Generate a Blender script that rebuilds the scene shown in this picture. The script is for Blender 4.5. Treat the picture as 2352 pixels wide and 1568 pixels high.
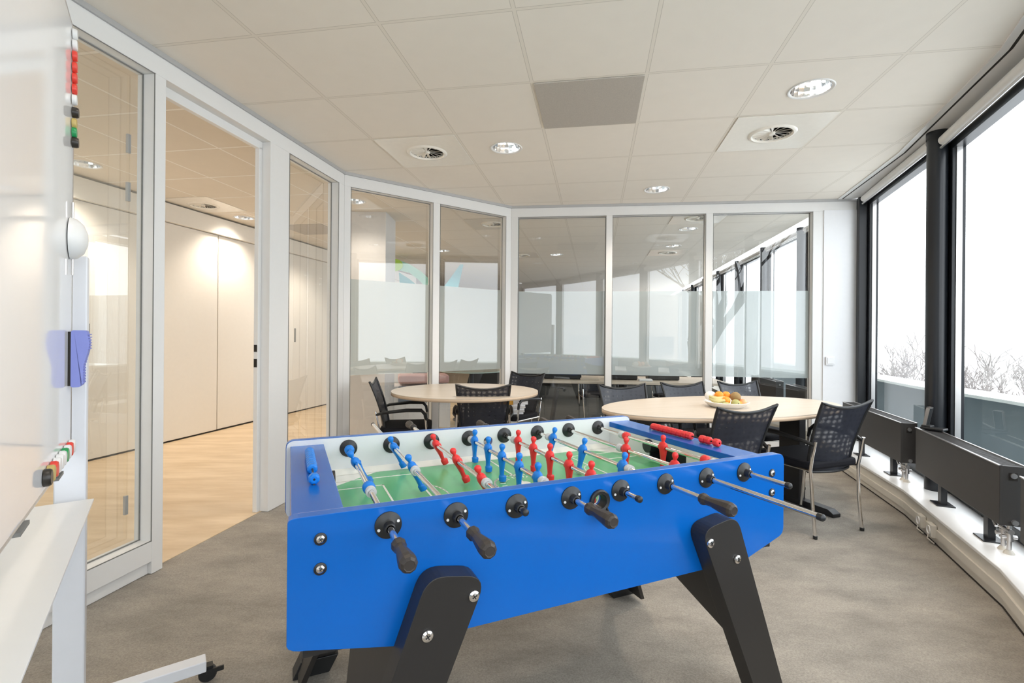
import bpy, bmesh, math, random
from mathutils import Vector, Matrix, Euler
PI = math.pi
random.seed(7)
for o in list(bpy.data.objects):
    bpy.data.objects.remove(o)
S = bpy.context.scene
C = S.collection

# ------------------------------------------------------------------ camera
CAMZ, CEIL = 1.16, 2.517
cd = bpy.data.cameras.new('camera')
cam = bpy.data.objects.new('camera', cd)
C.objects.link(cam)
cam.location = (0, 0, CAMZ)
cam.rotation_euler = (PI/2, -0.008, 0)
cd.sensor_width = 36
cd.lens = 1135.5/2352*36
cd.shift_y = -(784-768.8)/2352
cd.clip_start = .02
cd.clip_end = 200
S.camera = cam
S.view_settings.view_transform = 'Standard'
S.view_settings.look = 'None'
S.view_settings.gamma = 1
S.view_settings.use_curve_mapping = False
S.view_settings.exposure = 0.12

# ------------------------------------------------------------------ world: flat white overcast
W = bpy.data.worlds.new('overcast')
S.world = W
W.use_nodes = True
bg = W.node_tree.nodes['Background']
bg.inputs[0].default_value = (.93, .965, 1.0, 1)
bg.inputs[1].default_value = 3.9

# ------------------------------------------------------------------ helpers
def lin(r, g, b):
    f = lambda v: (v/255/12.92) if v/255 <= .04045 else ((v/255+.055)/1.055)**2.4
    return (f(r), f(g), f(b), 1)

def mat(name, col, rough=.5, metal=0, coat=0, spec=.5, noise=None, bump=None, sheen=0, noise_scale=30):
    m = bpy.data.materials.new(name)
    m.use_nodes = True
    nt = m.node_tree
    p = nt.nodes['Principled BSDF']
    p.inputs['Base Color'].default_value = col
    p.inputs['Roughness'].default_value = rough
    p.inputs['Metallic'].default_value = metal
    p.inputs['Coat Weight'].default_value = coat
    p.inputs['Coat Roughness'].default_value = .06
    p.inputs['Specular IOR Level'].default_value = spec
    p.inputs['Sheen Weight'].default_value = sheen
    tc = nt.nodes.new('ShaderNodeTexCoord')
    n = nt.nodes.new('ShaderNodeTexNoise')
    n.inputs['Scale'].default_value = noise_scale
    n.inputs['Detail'].default_value = 4
    nt.links.new(tc.outputs['Object'], n.inputs['Vector'])
    k = noise if noise is not None else .04
    r = nt.nodes.new('ShaderNodeMixRGB')
    r.blend_type = 'MULTIPLY'
    r.inputs[0].default_value = 1
    r.inputs[1].default_value = col
    mr = nt.nodes.new('ShaderNodeMapRange')
    mr.inputs['To Min'].default_value = 1-k
    mr.inputs['To Max'].default_value = 1+k
    nt.links.new(n.outputs['Fac'], mr.inputs['Value'])
    nt.links.new(mr.outputs['Result'], r.inputs[2])
    nt.links.new(r.outputs[0], p.inputs['Base Color'])
    if bump:
        b = nt.nodes.new('ShaderNodeBump')
        b.inputs['Strength'].default_value = bump
        b.inputs['Distance'].default_value = .002
        nt.links.new(n.outputs['Fac'], b.inputs['Height'])
        nt.links.new(b.outputs[0], p.inputs['Normal'])
    return m

class MB:
    """collects shapes into one mesh"""
    def __init__(s):
        s.bm = bmesh.new()
        s.mi = 0
    def _reg(s, faces):
        for f in faces:
            f.material_index = s.mi
    def box(s, c, d, rz=0, M=None, bev=0):
        r = bmesh.ops.create_cube(s.bm, size=1)
        vs = r['verts']
        T = Matrix.Translation(c) @ Matrix.Rotation(rz, 4, 'Z') @ Matrix.Diagonal((d[0], d[1], d[2], 1))
        if M is not None: T = M @ T
        bmesh.ops.transform(s.bm, matrix=T, verts=vs)
        fs = {f for v in vs for f in v.link_faces}
        s._reg(fs)
        if bev:
            es = {e for v in vs for e in v.link_edges}
            rr = bmesh.ops.bevel(s.bm, geom=list(es), offset=bev, segments=2, profile=.5, affect='EDGES')
            s._reg(rr['faces'])
        return s
    def lathe(s, prof, M=None, seg=24, squash=None):
        """prof: list of (r, z) revolved around z"""
        rings = []
        for r, z in prof:
            if r < 1e-6:
                v = s.bm.verts.new((0, 0, z)); rings.append([v])
            else:
                rings.append([s.bm.verts.new((r*math.cos(2*PI*i/seg), r*math.sin(2*PI*i/seg), z)) for i in range(seg)])
        fs = []
        for a, b in zip(rings, rings[1:]):
            for i in range(seg):
                j = (i+1) % seg
                if len(a) == 1 and len(b) == 1: continue
                if len(a) == 1: fs.append(s.bm.faces.new((a[0], b[j], b[i])))
                elif len(b) == 1: fs.append(s.bm.faces.new((a[i], a[j], b[0])))
                else: fs.append(s.bm.faces.new((a[i], a[j], b[j], b[i])))
        s._reg(fs)
        if M is not None:
            bmesh.ops.transform(s.bm, matrix=M, verts=[v for r in rings for v in r])
        return s
    def cyl(s, p0, p1, r0, r1=None, seg=16):
        r1 = r0 if r1 is None else r1
        p0, p1 = Vector(p0), Vector(p1)
        d = p1-p0
        M = Matrix.Translation(p0) @ d.to_track_quat('Z', 'Y').to_matrix().to_4x4()
        return s.lathe([(0, 0), (r0, 0), (r1, d.length), (0, d.length)], M, seg)
    def tube(s, pts, r, seg=10):
        pts = [Vector(p) for p in pts]
        rings = []
        up = Vector((0, 0, 1))
        for i, p in enumerate(pts):
            t = (pts[min(i+1, len(pts)-1)]-pts[max(i-1, 0)]).normalized()
            a = up if abs(t.dot(up)) < .95 else Vector((0, 1, 0))
            if i and 'px' in locals(): a = px
            x = (a - t*a.dot(t)).normalized()
            px = x
            y = t.cross(x)
            rr = r[i] if isinstance(r, (list, tuple)) else r
            rings.append([s.bm.verts.new(p+x*rr*math.cos(2*PI*k/seg)+y*rr*math.sin(2*PI*k/seg)) for k in range(seg)])
        fs = []
        for a, b in zip(rings, rings[1:]):
            for i in range(seg):
                j = (i+1) % seg
                fs.append(s.bm.faces.new((a[i], a[j], b[j], b[i])))
        fs.append(s.bm.faces.new(rings[0][::-1]))
        fs.append(s.bm.faces.new(rings[-1]))
        s._reg(fs)
        return s
    def sph(s, c, r, sx=1, sy=1, sz=1, u=16, v=10, M=None):
        q = bmesh.ops.create_uvsphere(s.bm, u_segments=u, v_segments=v, radius=r)
        T = Matrix.Translation(c) @ (M or Matrix()) @ Matrix.Diagonal((sx, sy, sz, 1))
        bmesh.ops.transform(s.bm, matrix=T, verts=q['verts'])
        s._reg({f for w in q['verts'] for f in w.link_faces})
        return s
    def prism(s, poly, h, M=None, holes=()):
        """poly in local xy, extruded 0..h along z; M places it"""
        loops = [poly]+list(holes)
        es, vs = [], []
        for lp in loops:
            v = [s.bm.verts.new((x, y, 0)) for x, y in lp]
            vs += v
            es += [s.bm.edges.new((v[i], v[(i+1) % len(v)])) for i in range(len(v))]
        if holes:
            r = bmesh.ops.triangle_fill(s.bm, use_beauty=True, use_dissolve=False, edges=es)
            fs = [g for g in r['geom'] if isinstance(g, bmesh.types.BMFace)]
        else:
            fs = [s.bm.faces.new(vs)]
        e = bmesh.ops.extrude_face_region(s.bm, geom=fs)
        nv = [g for g in e['geom'] if isinstance(g, bmesh.types.BMVert)]
        bmesh.ops.translate(s.bm, vec=(0, 0, h), verts=nv)
        allv = list(set(vs+nv))
        if M is not None:
            bmesh.ops.transform(s.bm, matrix=M, verts=allv)
        s._reg({f for v in allv for f in v.link_faces})
        return s
    def quads(s, verts, faces):
        v = [s.bm.verts.new(p) for p in verts]
        s._reg([s.bm.faces.new([v[i] for i in f]) for f in faces])
        return s
    def build(s, name, mats, parent=None, smooth=False, loc=None, rz=None, rot=None, bevel=0):
        bmesh.ops.recalc_face_normals(s.bm, faces=s.bm.faces[:])
        me = bpy.data.meshes.new(name)
        s.bm.to_mesh(me)
        s.bm.free()
        for m in (mats if isinstance(mats, (list, tuple)) else [mats]):
            me.materials.append(m)
        o = bpy.data.objects.new(name, me)
        C.objects.link(o)
        if parent: o.parent = parent
        if loc: o.location = loc
        if rz is not None: o.rotation_euler = (0, 0, rz)
        if rot: o.rotation_euler = rot
        if smooth:
            for p in me.polygons: p.use_smooth = True
            try:
                me.set_sharp_from_angle(angle=math.radians(38))
            except Exception: pass
        if bevel:
            b = o.modifiers.new('b', 'BEVEL')
            b.width = bevel; b.segments = 2; b.limit_method = 'ANGLE'
        return o

def rrect(x0, y0, x1, y1, r, n=5):
    pts = []
    for cx, cy, a in ((x1-r, y1-r, 0), (x0+r, y1-r, 90), (x0+r, y0+r, 180), (x1-r, y0+r, 270)):
        for k in range(n+1):
            t = math.radians(a+90*k/n)
            pts.append((cx+r*math.cos(t), cy+r*math.sin(t)))
    return pts

def rpoly(pts, rs, n=5):
    """polygon with each corner rounded by rs[i]"""
    out = []
    N = len(pts)
    for i in range(N):
        p = Vector(pts[i]); a = Vector(pts[i-1]); b = Vector(pts[(i+1) % N])
        r = rs[i] if isinstance(rs, (list, tuple)) else rs
        if r <= 0: out.append(tuple(p)); continue
        u = (a-p).normalized(); v = (b-p).normalized()
        p0, p1 = p+u*r, p+v*r
        for k in range(n+1):
            t = k/n
            q = p0*(1-t)**2+p*2*t*(1-t)+p1*t*t
            out.append((q.x, q.y))
    return out

def empty(name, loc=(0, 0, 0), rz=0, label=None, cat=None, group=None, kind=None, parent=None):
    o = bpy.data.objects.new(name, None)
    C.objects.link(o)
    o.location = loc
    o.rotation_euler = (0, 0, rz)
    o.empty_display_size = .1
    if parent: o.parent = parent
    return tag(o, label, cat, group, kind)

def tag(o, label=None, cat=None, group=None, kind=None):
    if label: o['label'] = label
    if cat: o['category'] = cat
    if group: o['group'] = group
    if kind: o['kind'] = kind
    return o

KIDS = {}
def kids(o):
    return [c for c in C.objects if c.parent == o]
def copy_tree(o, parent=None):
    c = o.copy()
    C.objects.link(c)
    if parent: c.parent = parent
    for ch in kids(o):
        copy_tree(ch, c)
    return c

XZ = Matrix(((1, 0, 0, 0), (0, 0, 1, 0), (0, 1, 0, 0), (0, 0, 0, 1)))   # local xy -> world xz, extrude -> +y

# ------------------------------------------------------------------ materials
def ceiling_mat(name, tile, line, dark, w=.016):
    m = bpy.data.materials.new(name); m.use_nodes = True
    nt = m.node_tree; p = nt.nodes['Principled BSDF']
    tc = nt.nodes.new('ShaderNodeTexCoord')
    sx = nt.nodes.new('ShaderNodeSeparateXYZ')
    nt.links.new(tc.outputs['Object'], sx.inputs[0])
    def math_(op, a, b=None):
        n = nt.nodes.new('ShaderNodeMath'); n.operation = op
        for i, v in enumerate((a, b)):
            if v is None: continue
            if isinstance(v, (int, float)): n.inputs[i].default_value = v
            else: nt.links.new(v, n.inputs[i])
        return n.outputs[0]
    ds = []
    for ax in ('X', 'Y'):
        a = math_('ADD', sx.outputs[ax], 60.3)
        a = math_('MODULO', a, .6)
        ds.append(math_('ABSOLUTE', math_('SUBTRACT', a, .3)))
    d = math_('MINIMUM', ds[0], ds[1])
    isl = math_('LESS_THAN', d, w/2)
    shadow_edge = math_('MULTIPLY', math_('LESS_THAN', d, w/2+.0022), math_('GREATER_THAN', d, w/2))  # thin shadow edge beside the grid bars, painted into the tile colour
    no = nt.nodes.new('ShaderNodeTexNoise'); no.inputs['Scale'].default_value = 9; no.inputs['Detail'].default_value = 5
    nt.links.new(tc.outputs['Object'], no.inputs['Vector'])
    cr = nt.nodes.new('ShaderNodeMixRGB')
    cr.inputs[1].default_value = tuple(v*.975 for v in tile[:3])+(1,); cr.inputs[2].default_value = tuple(min(1, v*1.025) for v in tile[:3])+(1,)
    nt.links.new(no.outputs['Fac'], cr.inputs[0])
    m1 = nt.nodes.new('ShaderNodeMixRGB'); nt.links.new(isl, m1.inputs[0]); nt.links.new(cr.outputs[0], m1.inputs[1]); m1.inputs[2].default_value = line
    m2 = nt.nodes.new('ShaderNodeMixRGB'); nt.links.new(shadow_edge, m2.inputs[0]); nt.links.new(m1.outputs[0], m2.inputs[1]); m2.inputs[2].default_value = dark
    nt.links.new(m2.outputs[0], p.inputs['Base Color'])
    p.inputs['Roughness'].default_value = .75
    p.inputs['Specular IOR Level'].default_value = .2
    return m

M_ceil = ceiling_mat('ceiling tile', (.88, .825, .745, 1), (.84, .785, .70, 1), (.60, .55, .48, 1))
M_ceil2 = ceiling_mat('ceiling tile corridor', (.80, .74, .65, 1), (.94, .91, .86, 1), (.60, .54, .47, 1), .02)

def carpet_mat():
    m = bpy.data.materials.new('carpet'); m.use_nodes = True
    nt = m.node_tree; p = nt.nodes['Principled BSDF']
    tc = nt.nodes.new('ShaderNodeTexCoord')
    mp = nt.nodes.new('ShaderNodeMapping'); mp.inputs['Scale'].default_value = (1.0, 2.1, 1); mp.inputs['Rotation'].default_value = (0, 0, .4)
    nt.links.new(tc.outputs['Object'], mp.inputs[0])
    a = nt.nodes.new('ShaderNodeTexNoise'); a.inputs['Scale'].default_value = 2.6; a.inputs['Detail'].default_value = 7; a.inputs['Roughness'].default_value = .62
    b = nt.nodes.new('ShaderNodeTexNoise'); b.inputs['Scale'].default_value = 190; b.inputs['Detail'].default_value = 3
    nt.links.new(mp.outputs[0], a.inputs['Vector']); nt.links.new(tc.outputs['Object'], b.inputs['Vector'])
    r = nt.nodes.new('ShaderNodeValToRGB')
    r.color_ramp.elements[0].position = .32; r.color_ramp.elements[0].color = (.245, .218, .182, 1)
    r.color_ramp.elements[1].position = .62; r.color_ramp.elements[1].color = (.375, .335, .280, 1)
    nt.links.new(a.outputs['Fac'], r.inputs[0])
    mx = nt.nodes.new('ShaderNodeMixRGB'); mx.blend_type = 'OVERLAY'; mx.inputs[0].default_value = .45
    nt.links.new(r.outputs[0], mx.inputs[1]); nt.links.new(b.outputs['Fac'], mx.inputs[2])
    nt.links.new(mx.outputs[0], p.inputs['Base Color'])
    p.inputs['Roughness'].default_value = .95; p.inputs['Specular IOR Level'].default_value = .1
    p.inputs['Sheen Weight'].default_value = .2
    bp = nt.nodes.new('ShaderNodeBump'); bp.inputs['Strength'].default_value = .5; bp.inputs['Distance'].default_value = .004
    nt.links.new(b.outputs['Fac'], bp.inputs['Height']); nt.links.new(bp.outputs[0], p.inputs['Normal'])
    return m
M_carpet = carpet_mat()

def wood_mat(name, c0, c1, rough=.35, sc=(1.2, 9, 1), rot=.0, spec=.4):
    m = bpy.data.materials.new(name); m.use_nodes = True
    nt = m.node_tree; p = nt.nodes['Principled BSDF']
    tc = nt.nodes.new('ShaderNodeTexCoord')
    mp = nt.nodes.new('ShaderNodeMapping'); mp.inputs['Scale'].default_value = sc; mp.inputs['Rotation'].default_value = (0, 0, rot)
    nt.links.new(tc.outputs['Object'], mp.inputs[0])
    a = nt.nodes.new('ShaderNodeTexNoise'); a.inputs['Scale'].default_value = 1.6; a.inputs['Detail'].default_value = 6; a.inputs['Roughness'].default_value = .6
    nt.links.new(mp.outputs[0], a.inputs['Vector'])
    r = nt.nodes.new('ShaderNodeValToRGB')
    r.color_ramp.elements[0].position = .35; r.color_ramp.elements[0].color = c0
    r.color_ramp.elements[1].position = .65; r.color_ramp.elements[1].color = c1
    nt.links.new(a.outputs['Fac'], r.inputs[0])
    nt.links.new(r.outputs[0], p.inputs['Base Color'])
    p.inputs['Roughness'].default_value = rough
    p.inputs['Specular IOR Level'].default_value = spec
    return m
M_wood = wood_mat('oak floor', (.62, .46, .28, 1), (.78, .62, .43, 1), .42, (1.0, 5, 1), -.35)
M_top = wood_mat('maple table top', (.66, .57, .46, 1), (.71, .62, .52, 1), .32, (1, 12, 1), .0)
M_edge = mat('maple edge', (.62, .47, .33, 1), .5)

def glass_mat(name, tint=(1, 1, 1, 1), refl=1.0, ior=1.5):
    m = bpy.data.materials.new(name); m.use_nodes = True
    nt = m.node_tree; nt.nodes.clear()
    o = nt.nodes.new('ShaderNodeOutputMaterial')
    t = nt.nodes.new('ShaderNodeBsdfTransparent'); t.inputs[0].default_value = tint
    g = nt.nodes.new('ShaderNodeBsdfGlossy'); g.inputs['Roughness'].default_value = .0; g.inputs[0].default_value = (1, 1, 1, 1)
    fr = nt.nodes.new('ShaderNodeFresnel')
    ge = nt.nodes.new('ShaderNodeNewGeometry')          # same reflectance from both faces of the pane
    io = nt.nodes.new('ShaderNodeMapRange'); io.inputs['To Min'].default_value = ior; io.inputs['To Max'].default_value = 1/ior
    nt.links.new(ge.outputs['Backfacing'], io.inputs['Value']); nt.links.new(io.outputs[0], fr.inputs[0])
    mu = nt.nodes.new('ShaderNodeMath'); mu.operation = 'MULTIPLY'; mu.use_clamp = True; mu.inputs[1].default_value = refl
    nt.links.new(fr.outputs[0], mu.inputs[0])
    mx = nt.nodes.new('ShaderNodeMixShader')
    nt.links.new(mu.outputs[0], mx.inputs[0]); nt.links.new(t.outputs[0], mx.inputs[1]); nt.links.new(g.outputs[0], mx.inputs[2])
    nt.links.new(mx.outputs[0], o.inputs[0])
    return m
M_glass = glass_mat('partition glass', (.97, .985, .98, 1), 2.4)
M_wglass = glass_mat('window glass', (.95, .975, .985, 1), 1.2)

def film_mat():
    m = bpy.data.materials.new('frosted film'); m.use_nodes = True
    nt = m.node_tree; nt.nodes.clear()
    o = nt.nodes.new('ShaderNodeOutputMaterial')
    t = nt.nodes.new('ShaderNodeBsdfTransparent'); t.inputs[0].default_value = (.95, .97, .97, 1)
    d = nt.nodes.new('ShaderNodeBsdfDiffuse'); d.inputs[0].default_value = (.66, .71, .71, 1)
    tl = nt.nodes.new('ShaderNodeBsdfTranslucent'); tl.inputs[0].default_value = (.60, .68, .70, 1)
    n = nt.nodes.new('ShaderNodeTexNoise'); n.inputs['Scale'].default_value = 3
    mr = nt.nodes.new('ShaderNodeMapRange'); mr.inputs['To Min'].default_value = .86; mr.inputs['To Max'].default_value = .90
    nt.links.new(n.outputs['Fac'], mr.inputs['Value'])
    m1 = nt.nodes.new('ShaderNodeMixShader'); m1.inputs[0].default_value = .5
    nt.links.new(d.outputs[0], m1.inputs[1]); nt.links.new(tl.outputs[0], m1.inputs[2])
    m2 = nt.nodes.new('ShaderNodeMixShader')
    nt.links.new(mr.outputs[0], m2.inputs[0])
    nt.links.new(t.outputs[0], m2.inputs[1]); nt.links.new(m1.outputs[0], m2.inputs[2])
    nt.links.new(m2.outputs[0], o.inputs[0])
    return m
M_film = film_mat()

def mesh_mat():
    """chair mesh: dark weave with translucent oval openings"""
    m = bpy.data.materials.new('chair mesh'); m.use_nodes = True
    nt = m.node_tree; p = nt.nodes['Principled BSDF']
    p.inputs['Base Color'].default_value = (.014, .017, .028, 1); p.inputs['Roughness'].default_value = .42  # bluish base colour stands in for a reflected sheen
    tc = nt.nodes.new('ShaderNodeTexCoord')
    mp = nt.nodes.new('ShaderNodeMapping'); mp.inputs['Scale'].default_value = (25, 0, 33)
    nt.links.new(tc.outputs['Object'], mp.inputs[0])
    v = nt.nodes.new('ShaderNodeTexVoronoi'); v.inputs['Scale'].default_value = 1.0; v.inputs['Randomness'].default_value = .3
    nt.links.new(mp.outputs[0], v.inputs['Vector'])
    lt = nt.nodes.new('ShaderNodeMapRange'); lt.inputs['From Min'].default_value = .10; lt.inputs['From Max'].default_value = .46
    lt.inputs['To Min'].default_value = .18; lt.inputs['To Max'].default_value = .01
    nt.links.new(v.outputs['Distance'], lt.inputs['Value'])
    t = nt.nodes.new('ShaderNodeBsdfTransparent')
    mx = nt.nodes.new('ShaderNodeMixShader')
    o = nt.nodes['Material Output']
    nt.links.new(lt.outputs[0], mx.inputs[0]); nt.links.new(p.outputs[0], mx.inputs[1]); nt.links.new(t.outputs[0], mx.inputs[2])
    nt.links.new(mx.outputs[0], o.inputs[0])
    return m
M_mesh = mesh_mat()

def emit(name, col, st):
    m = bpy.data.materials.new(name); m.use_nodes = True
    nt = m.node_tree; nt.nodes.clear()
    o = nt.nodes.new('ShaderNodeOutputMaterial'); e = nt.nodes.new('ShaderNodeEmission')
    e.inputs[0].default_value = col; e.inputs[1].default_value = st
    nt.links.new(e.outputs[0], o.inputs[0]); return m

M_white = mat('white frame', (.80, .795, .78, 1), .38, noise=.015)
M_wall = mat('white wall', (.83, .835, .85, 1), .6, noise=.02)
M_grey = mat('grey gasket', (.20, .20, .19, 1), .5)
M_trim = mat('aluminium trim', (.50, .50, .50, 1), .4, .3)
M_door = mat('cream sliding panel', (.86, .82, .75, 1), .45, noise=.02)
M_colm = mat('grey painted column', (.62, .60, .58, 1), .6)
M_alu = mat('aluminium', (.72, .70, .69, 1), .28, .9)
M_chrome = mat('chrome', (.82, .80, .78, 1), .10, 1)
M_board = mat('whiteboard enamel', (.86, .86, .86, 1), .07, noise=.01, spec=.5)
M_postw = mat('white powder coat', (.80, .82, .86, 1), .35, noise=.02)
M_blackc = mat('black powder coat', (.014, .014, .016, 1), .35)
M_rad = mat('anthracite radiator', (.055, .052, .050, 1), .42)
M_black = mat('black plastic', (.016, .017, .018, 1), .38)
M_handle = mat('brown black handle', (.035, .028, .024, 1), .42)
M_seat = mat('black seat fabric', (.010, .010, .014, 1), .8, noise=.3, bump=.3, noise_scale=200, spec=.25)
M_frame = mat('black window frame', (.012, .014, .018, 1), .3)
M_blue = mat('blue laminate', (.0, .120, .50, 1), .25, coat=.15, noise=.02, spec=.35)
M_pblue = mat('blue plastic', (.0, .20, .70, 1), .4)
M_pred = mat('red plastic', (.78, .03, .03, 1), .4)
M_leg = mat('black laminate', (.020, .018, .017, 1), .4)
M_green = mat('green pitch', (.12, .46, .20, 1), .25, noise=.08, noise_scale=9)
M_line = mat('white line', (.85, .85, .78, 1), .3)
M_lining = mat('white lining', (.78, .80, .80, 1), .25, noise=.02)
M_sill = mat('white sill laminate', (.84, .84, .83, 1), .3, noise=.015)
M_duct = mat('cream cable duct', (.72, .68, .60, 1), .45)
M_refl = mat('mirror reflector', (.9, .9, .9, 1), .12, 1, noise=.25, noise_scale=25)
M_grille = mat('perforated grey grille', (.50, .46, .41, 1), .6, noise=.2, noise_scale=220)
M_ventw = mat('glossy white vent plate', (.93, .89, .81, 1), .25)
M_dark = mat('dark void', (.02, .016, .012, 1), .8)
M_orange = mat('orange peel', (.95, .32, .02, 1), .45, bump=.4, noise_scale=150)
M_kiwi = mat('kiwi skin', (.33, .22, .09, 1), .8, noise=.25, noise_scale=60)
M_pear = mat('green pear skin', (.42, .40, .14, 1), .5, noise=.2, noise_scale=20)
M_banana = mat('banana skin', (.60, .52, .22, 1), .5, noise=.3, noise_scale=18)
M_apple = mat('red yellow apple skin', (.85, .35, .16, 1), .35, noise=.45, noise_scale=18)
M_bowl = mat('white bowl', (.86, .84, .80, 1), .35)
M_bulb = emit('lamp tube', (1, .93, .82, 1), 16)
M_twig = mat('bare bark', (.22, .20, .19, 1), .9, noise=.15)
M_twigd = mat('dark bark', (.055, .05, .05, 1), .9, noise=.15)
M_conc = mat('balcony parapet', (.20, .25, .27, 1), .6, noise=.1, noise_scale=4)
M_cop = mat('white coping', (.80, .86, .82, 1), .5)
M_blind = mat('white roller blind', (.80, .79, .77, 1), .5)
M_eras = mat('lilac felt eraser', (.26, .30, .70, 1), .7)
M_mred = mat('red magnet', (.80, .06, .04, 1), .35)
M_mgreen = mat('green magnet', (.02, .32, .10, 1), .35)
M_myel = mat('ochre magnet', (.55, .42, .14, 1), .4)
M_mblk = mat('black magnet', (.03, .025, .02, 1), .35)
M_spring = mat('translucent white rubber', (.60, .61, .63, 1), .2)
M_mwht = mat('white magnet', (.85, .85, .84, 1), .3)

# ------------------------------------------------------------------ plan
L0, L1 = Vector((-1.771, 2.067)), Vector((-1.414, 4.145))
Ldir = (L1-L0).normalized()
B0 = Vector((-.016, 5.215))
B1 = Vector((3.345, 4.829))
Wp = [Vector((3.37, 4.76)), Vector((2.81, 3.25)), Vector((2.23, 1.92)), Vector((1.48, .68)), Vector((.59, -.46)), Vector((-.43, -1.49)), Vector((-1.57, -2.38))]
Pp = [Vector((3.04, 4.86)), Vector((2.583, 3.237)), Vector((2.131, 2.135)), Vector((1.43, .92)), Vector((.58, -.20)), Vector((-.42, -1.20)), Vector((-1.47, -2.1))]
Sp = [Vector((3.219, 4.864)), Vector((2.853, 3.617)), Vector((2.314, 2.314)), Vector((1.52, .96)), Vector((.60, -.22)), Vector((-.38, -1.20)), Vector((-1.50, -2.12))]
FAR = Vector((3.37+.17*12, 4.76+12))          # facade of the neighbouring office

def clip(bm, pts):
    """remove everything outside the facade polyline (outside is to its right going far)"""
    for a, b in zip(pts, pts[1:]):
        d = (b-a).normalized()
        n = Vector((-d.y, d.x))           # a is farther, b nearer: left normal points outward (+x)
        if n.x < 0 and abs(n.x) > .2: n = -n
        if n.dot(Vector((0, 1))-Vector(((a.x+b.x)/2, (a.y+b.y)/2))) > 0: n = -n
        bmesh.ops.bisect_plane(bm, geom=bm.verts[:]+bm.edges[:]+bm.faces[:], plane_co=(a.x, a.y, 0), plane_no=(n.x, n.y, 0), clear_outer=True)

# ------------------------------------------------------------------ floor
def slab(poly, z0, z1, m, name, clipline=None):
    b = MB()
    b.prism(poly, z1-z0, Matrix.Translation((0, 0, z0)))
    if clipline: clip(b.bm, clipline)
    return b.build(name, m)
base = [(-6, -4), (7, -4), (7, 17), (-6, 17)]
o = slab(base, -.25, -.002, M_carpet, 'floor', [FAR, Wp[0]]+Wp[1:])
tag(o, kind='structure')
wf = [(-6, -4), (-2.25, -4), (L0.x-.09, L0.y), (L0.x-.04, L0.y), tuple(L1+Vector((-.05, 0))), (-1.40, 4.23), (-.52, 4.89), (-.75, 7.0), (-1.4, 17), (-6, 17)]
wf = [(-6, -4), (-2.80, -4), (L0.x-.05, L0.y), (L1.x-.05, L1.y), (-.62, 4.80), (-.75, 7.0), (-1.4, 17), (-6, 17)]
tag(slab(wf, -.002, .001, M_wood, 'trim_1'), kind='structure')
M_carpet2 = mat('charcoal office carpet', (.050, .052, .050, 1), .95, noise=.2, noise_scale=60, spec=.15)
nf_ = [(-.62, 4.80), (B0.x, B0.y+.05), (B1.x+.05, B1.y+.05), (FAR.x, 17), (-1.4, 17), (-.75, 7.0)]
tag(slab(nf_, -.002, .001, M_carpet2, 'trim_10', [FAR, Wp[0]]), kind='structure')

# ------------------------------------------------------------------ ceiling grid
GY = -.1656
gc, gs = math.cos(GY), math.sin(GY)
G0 = Vector((-.4964, 2.754))
def g2w(a, b): return (G0.x+gc*a-gs*b, G0.y+gs*a+gc*b)
DL = [(2.10, .30), (.30, .90), (1.50, 2.10), (-3.15, .75), (-1.50, 2.10), (-3.15, 2.60), (2.10, 3.90), (.30, 5.70), (2.10, 5.10), (-1.50, 5.10), (-2.70, 3.90), (.3, -1.5), (2.1, -1.5), (-.9, -1.5)]
VT = [(2.10, .90), (-.30, .90), (-3.18, 2.02), (2.10, 5.70), (-.30, 5.70), (-.30, 3.30), (2.1, 3.3)]
GR = [(1, 0), (-5, 5)]
def in_room(a, b):
    x, y = g2w(a, b)
    # right of left partition and in front of the others
    t = (Vector((x, y))-L0)
    right = Ldir.x*t.y-Ldir.y*t.x < 0
    c = (B0-L1); t2 = Vector((x, y))-L1
    f1 = c.x*t2.y-c.y*t2.x < 0
    c = (B1-B0); t3 = Vector((x, y))-B0
    f2 = c.x*t3.y-c.y*t3.x < 0
    return right, f1 and f2
b = MB()
holes = {}
for k, (a, c) in enumerate(DL): holes.setdefault((math.floor(a/.6), math.floor(c/.6)), []).append((a, c, .102))
for k, (a, c) in enumerate(VT): holes.setdefault((math.floor(a/.6), math.floor(c/.6)), []).append((a, c, .12))
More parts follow.
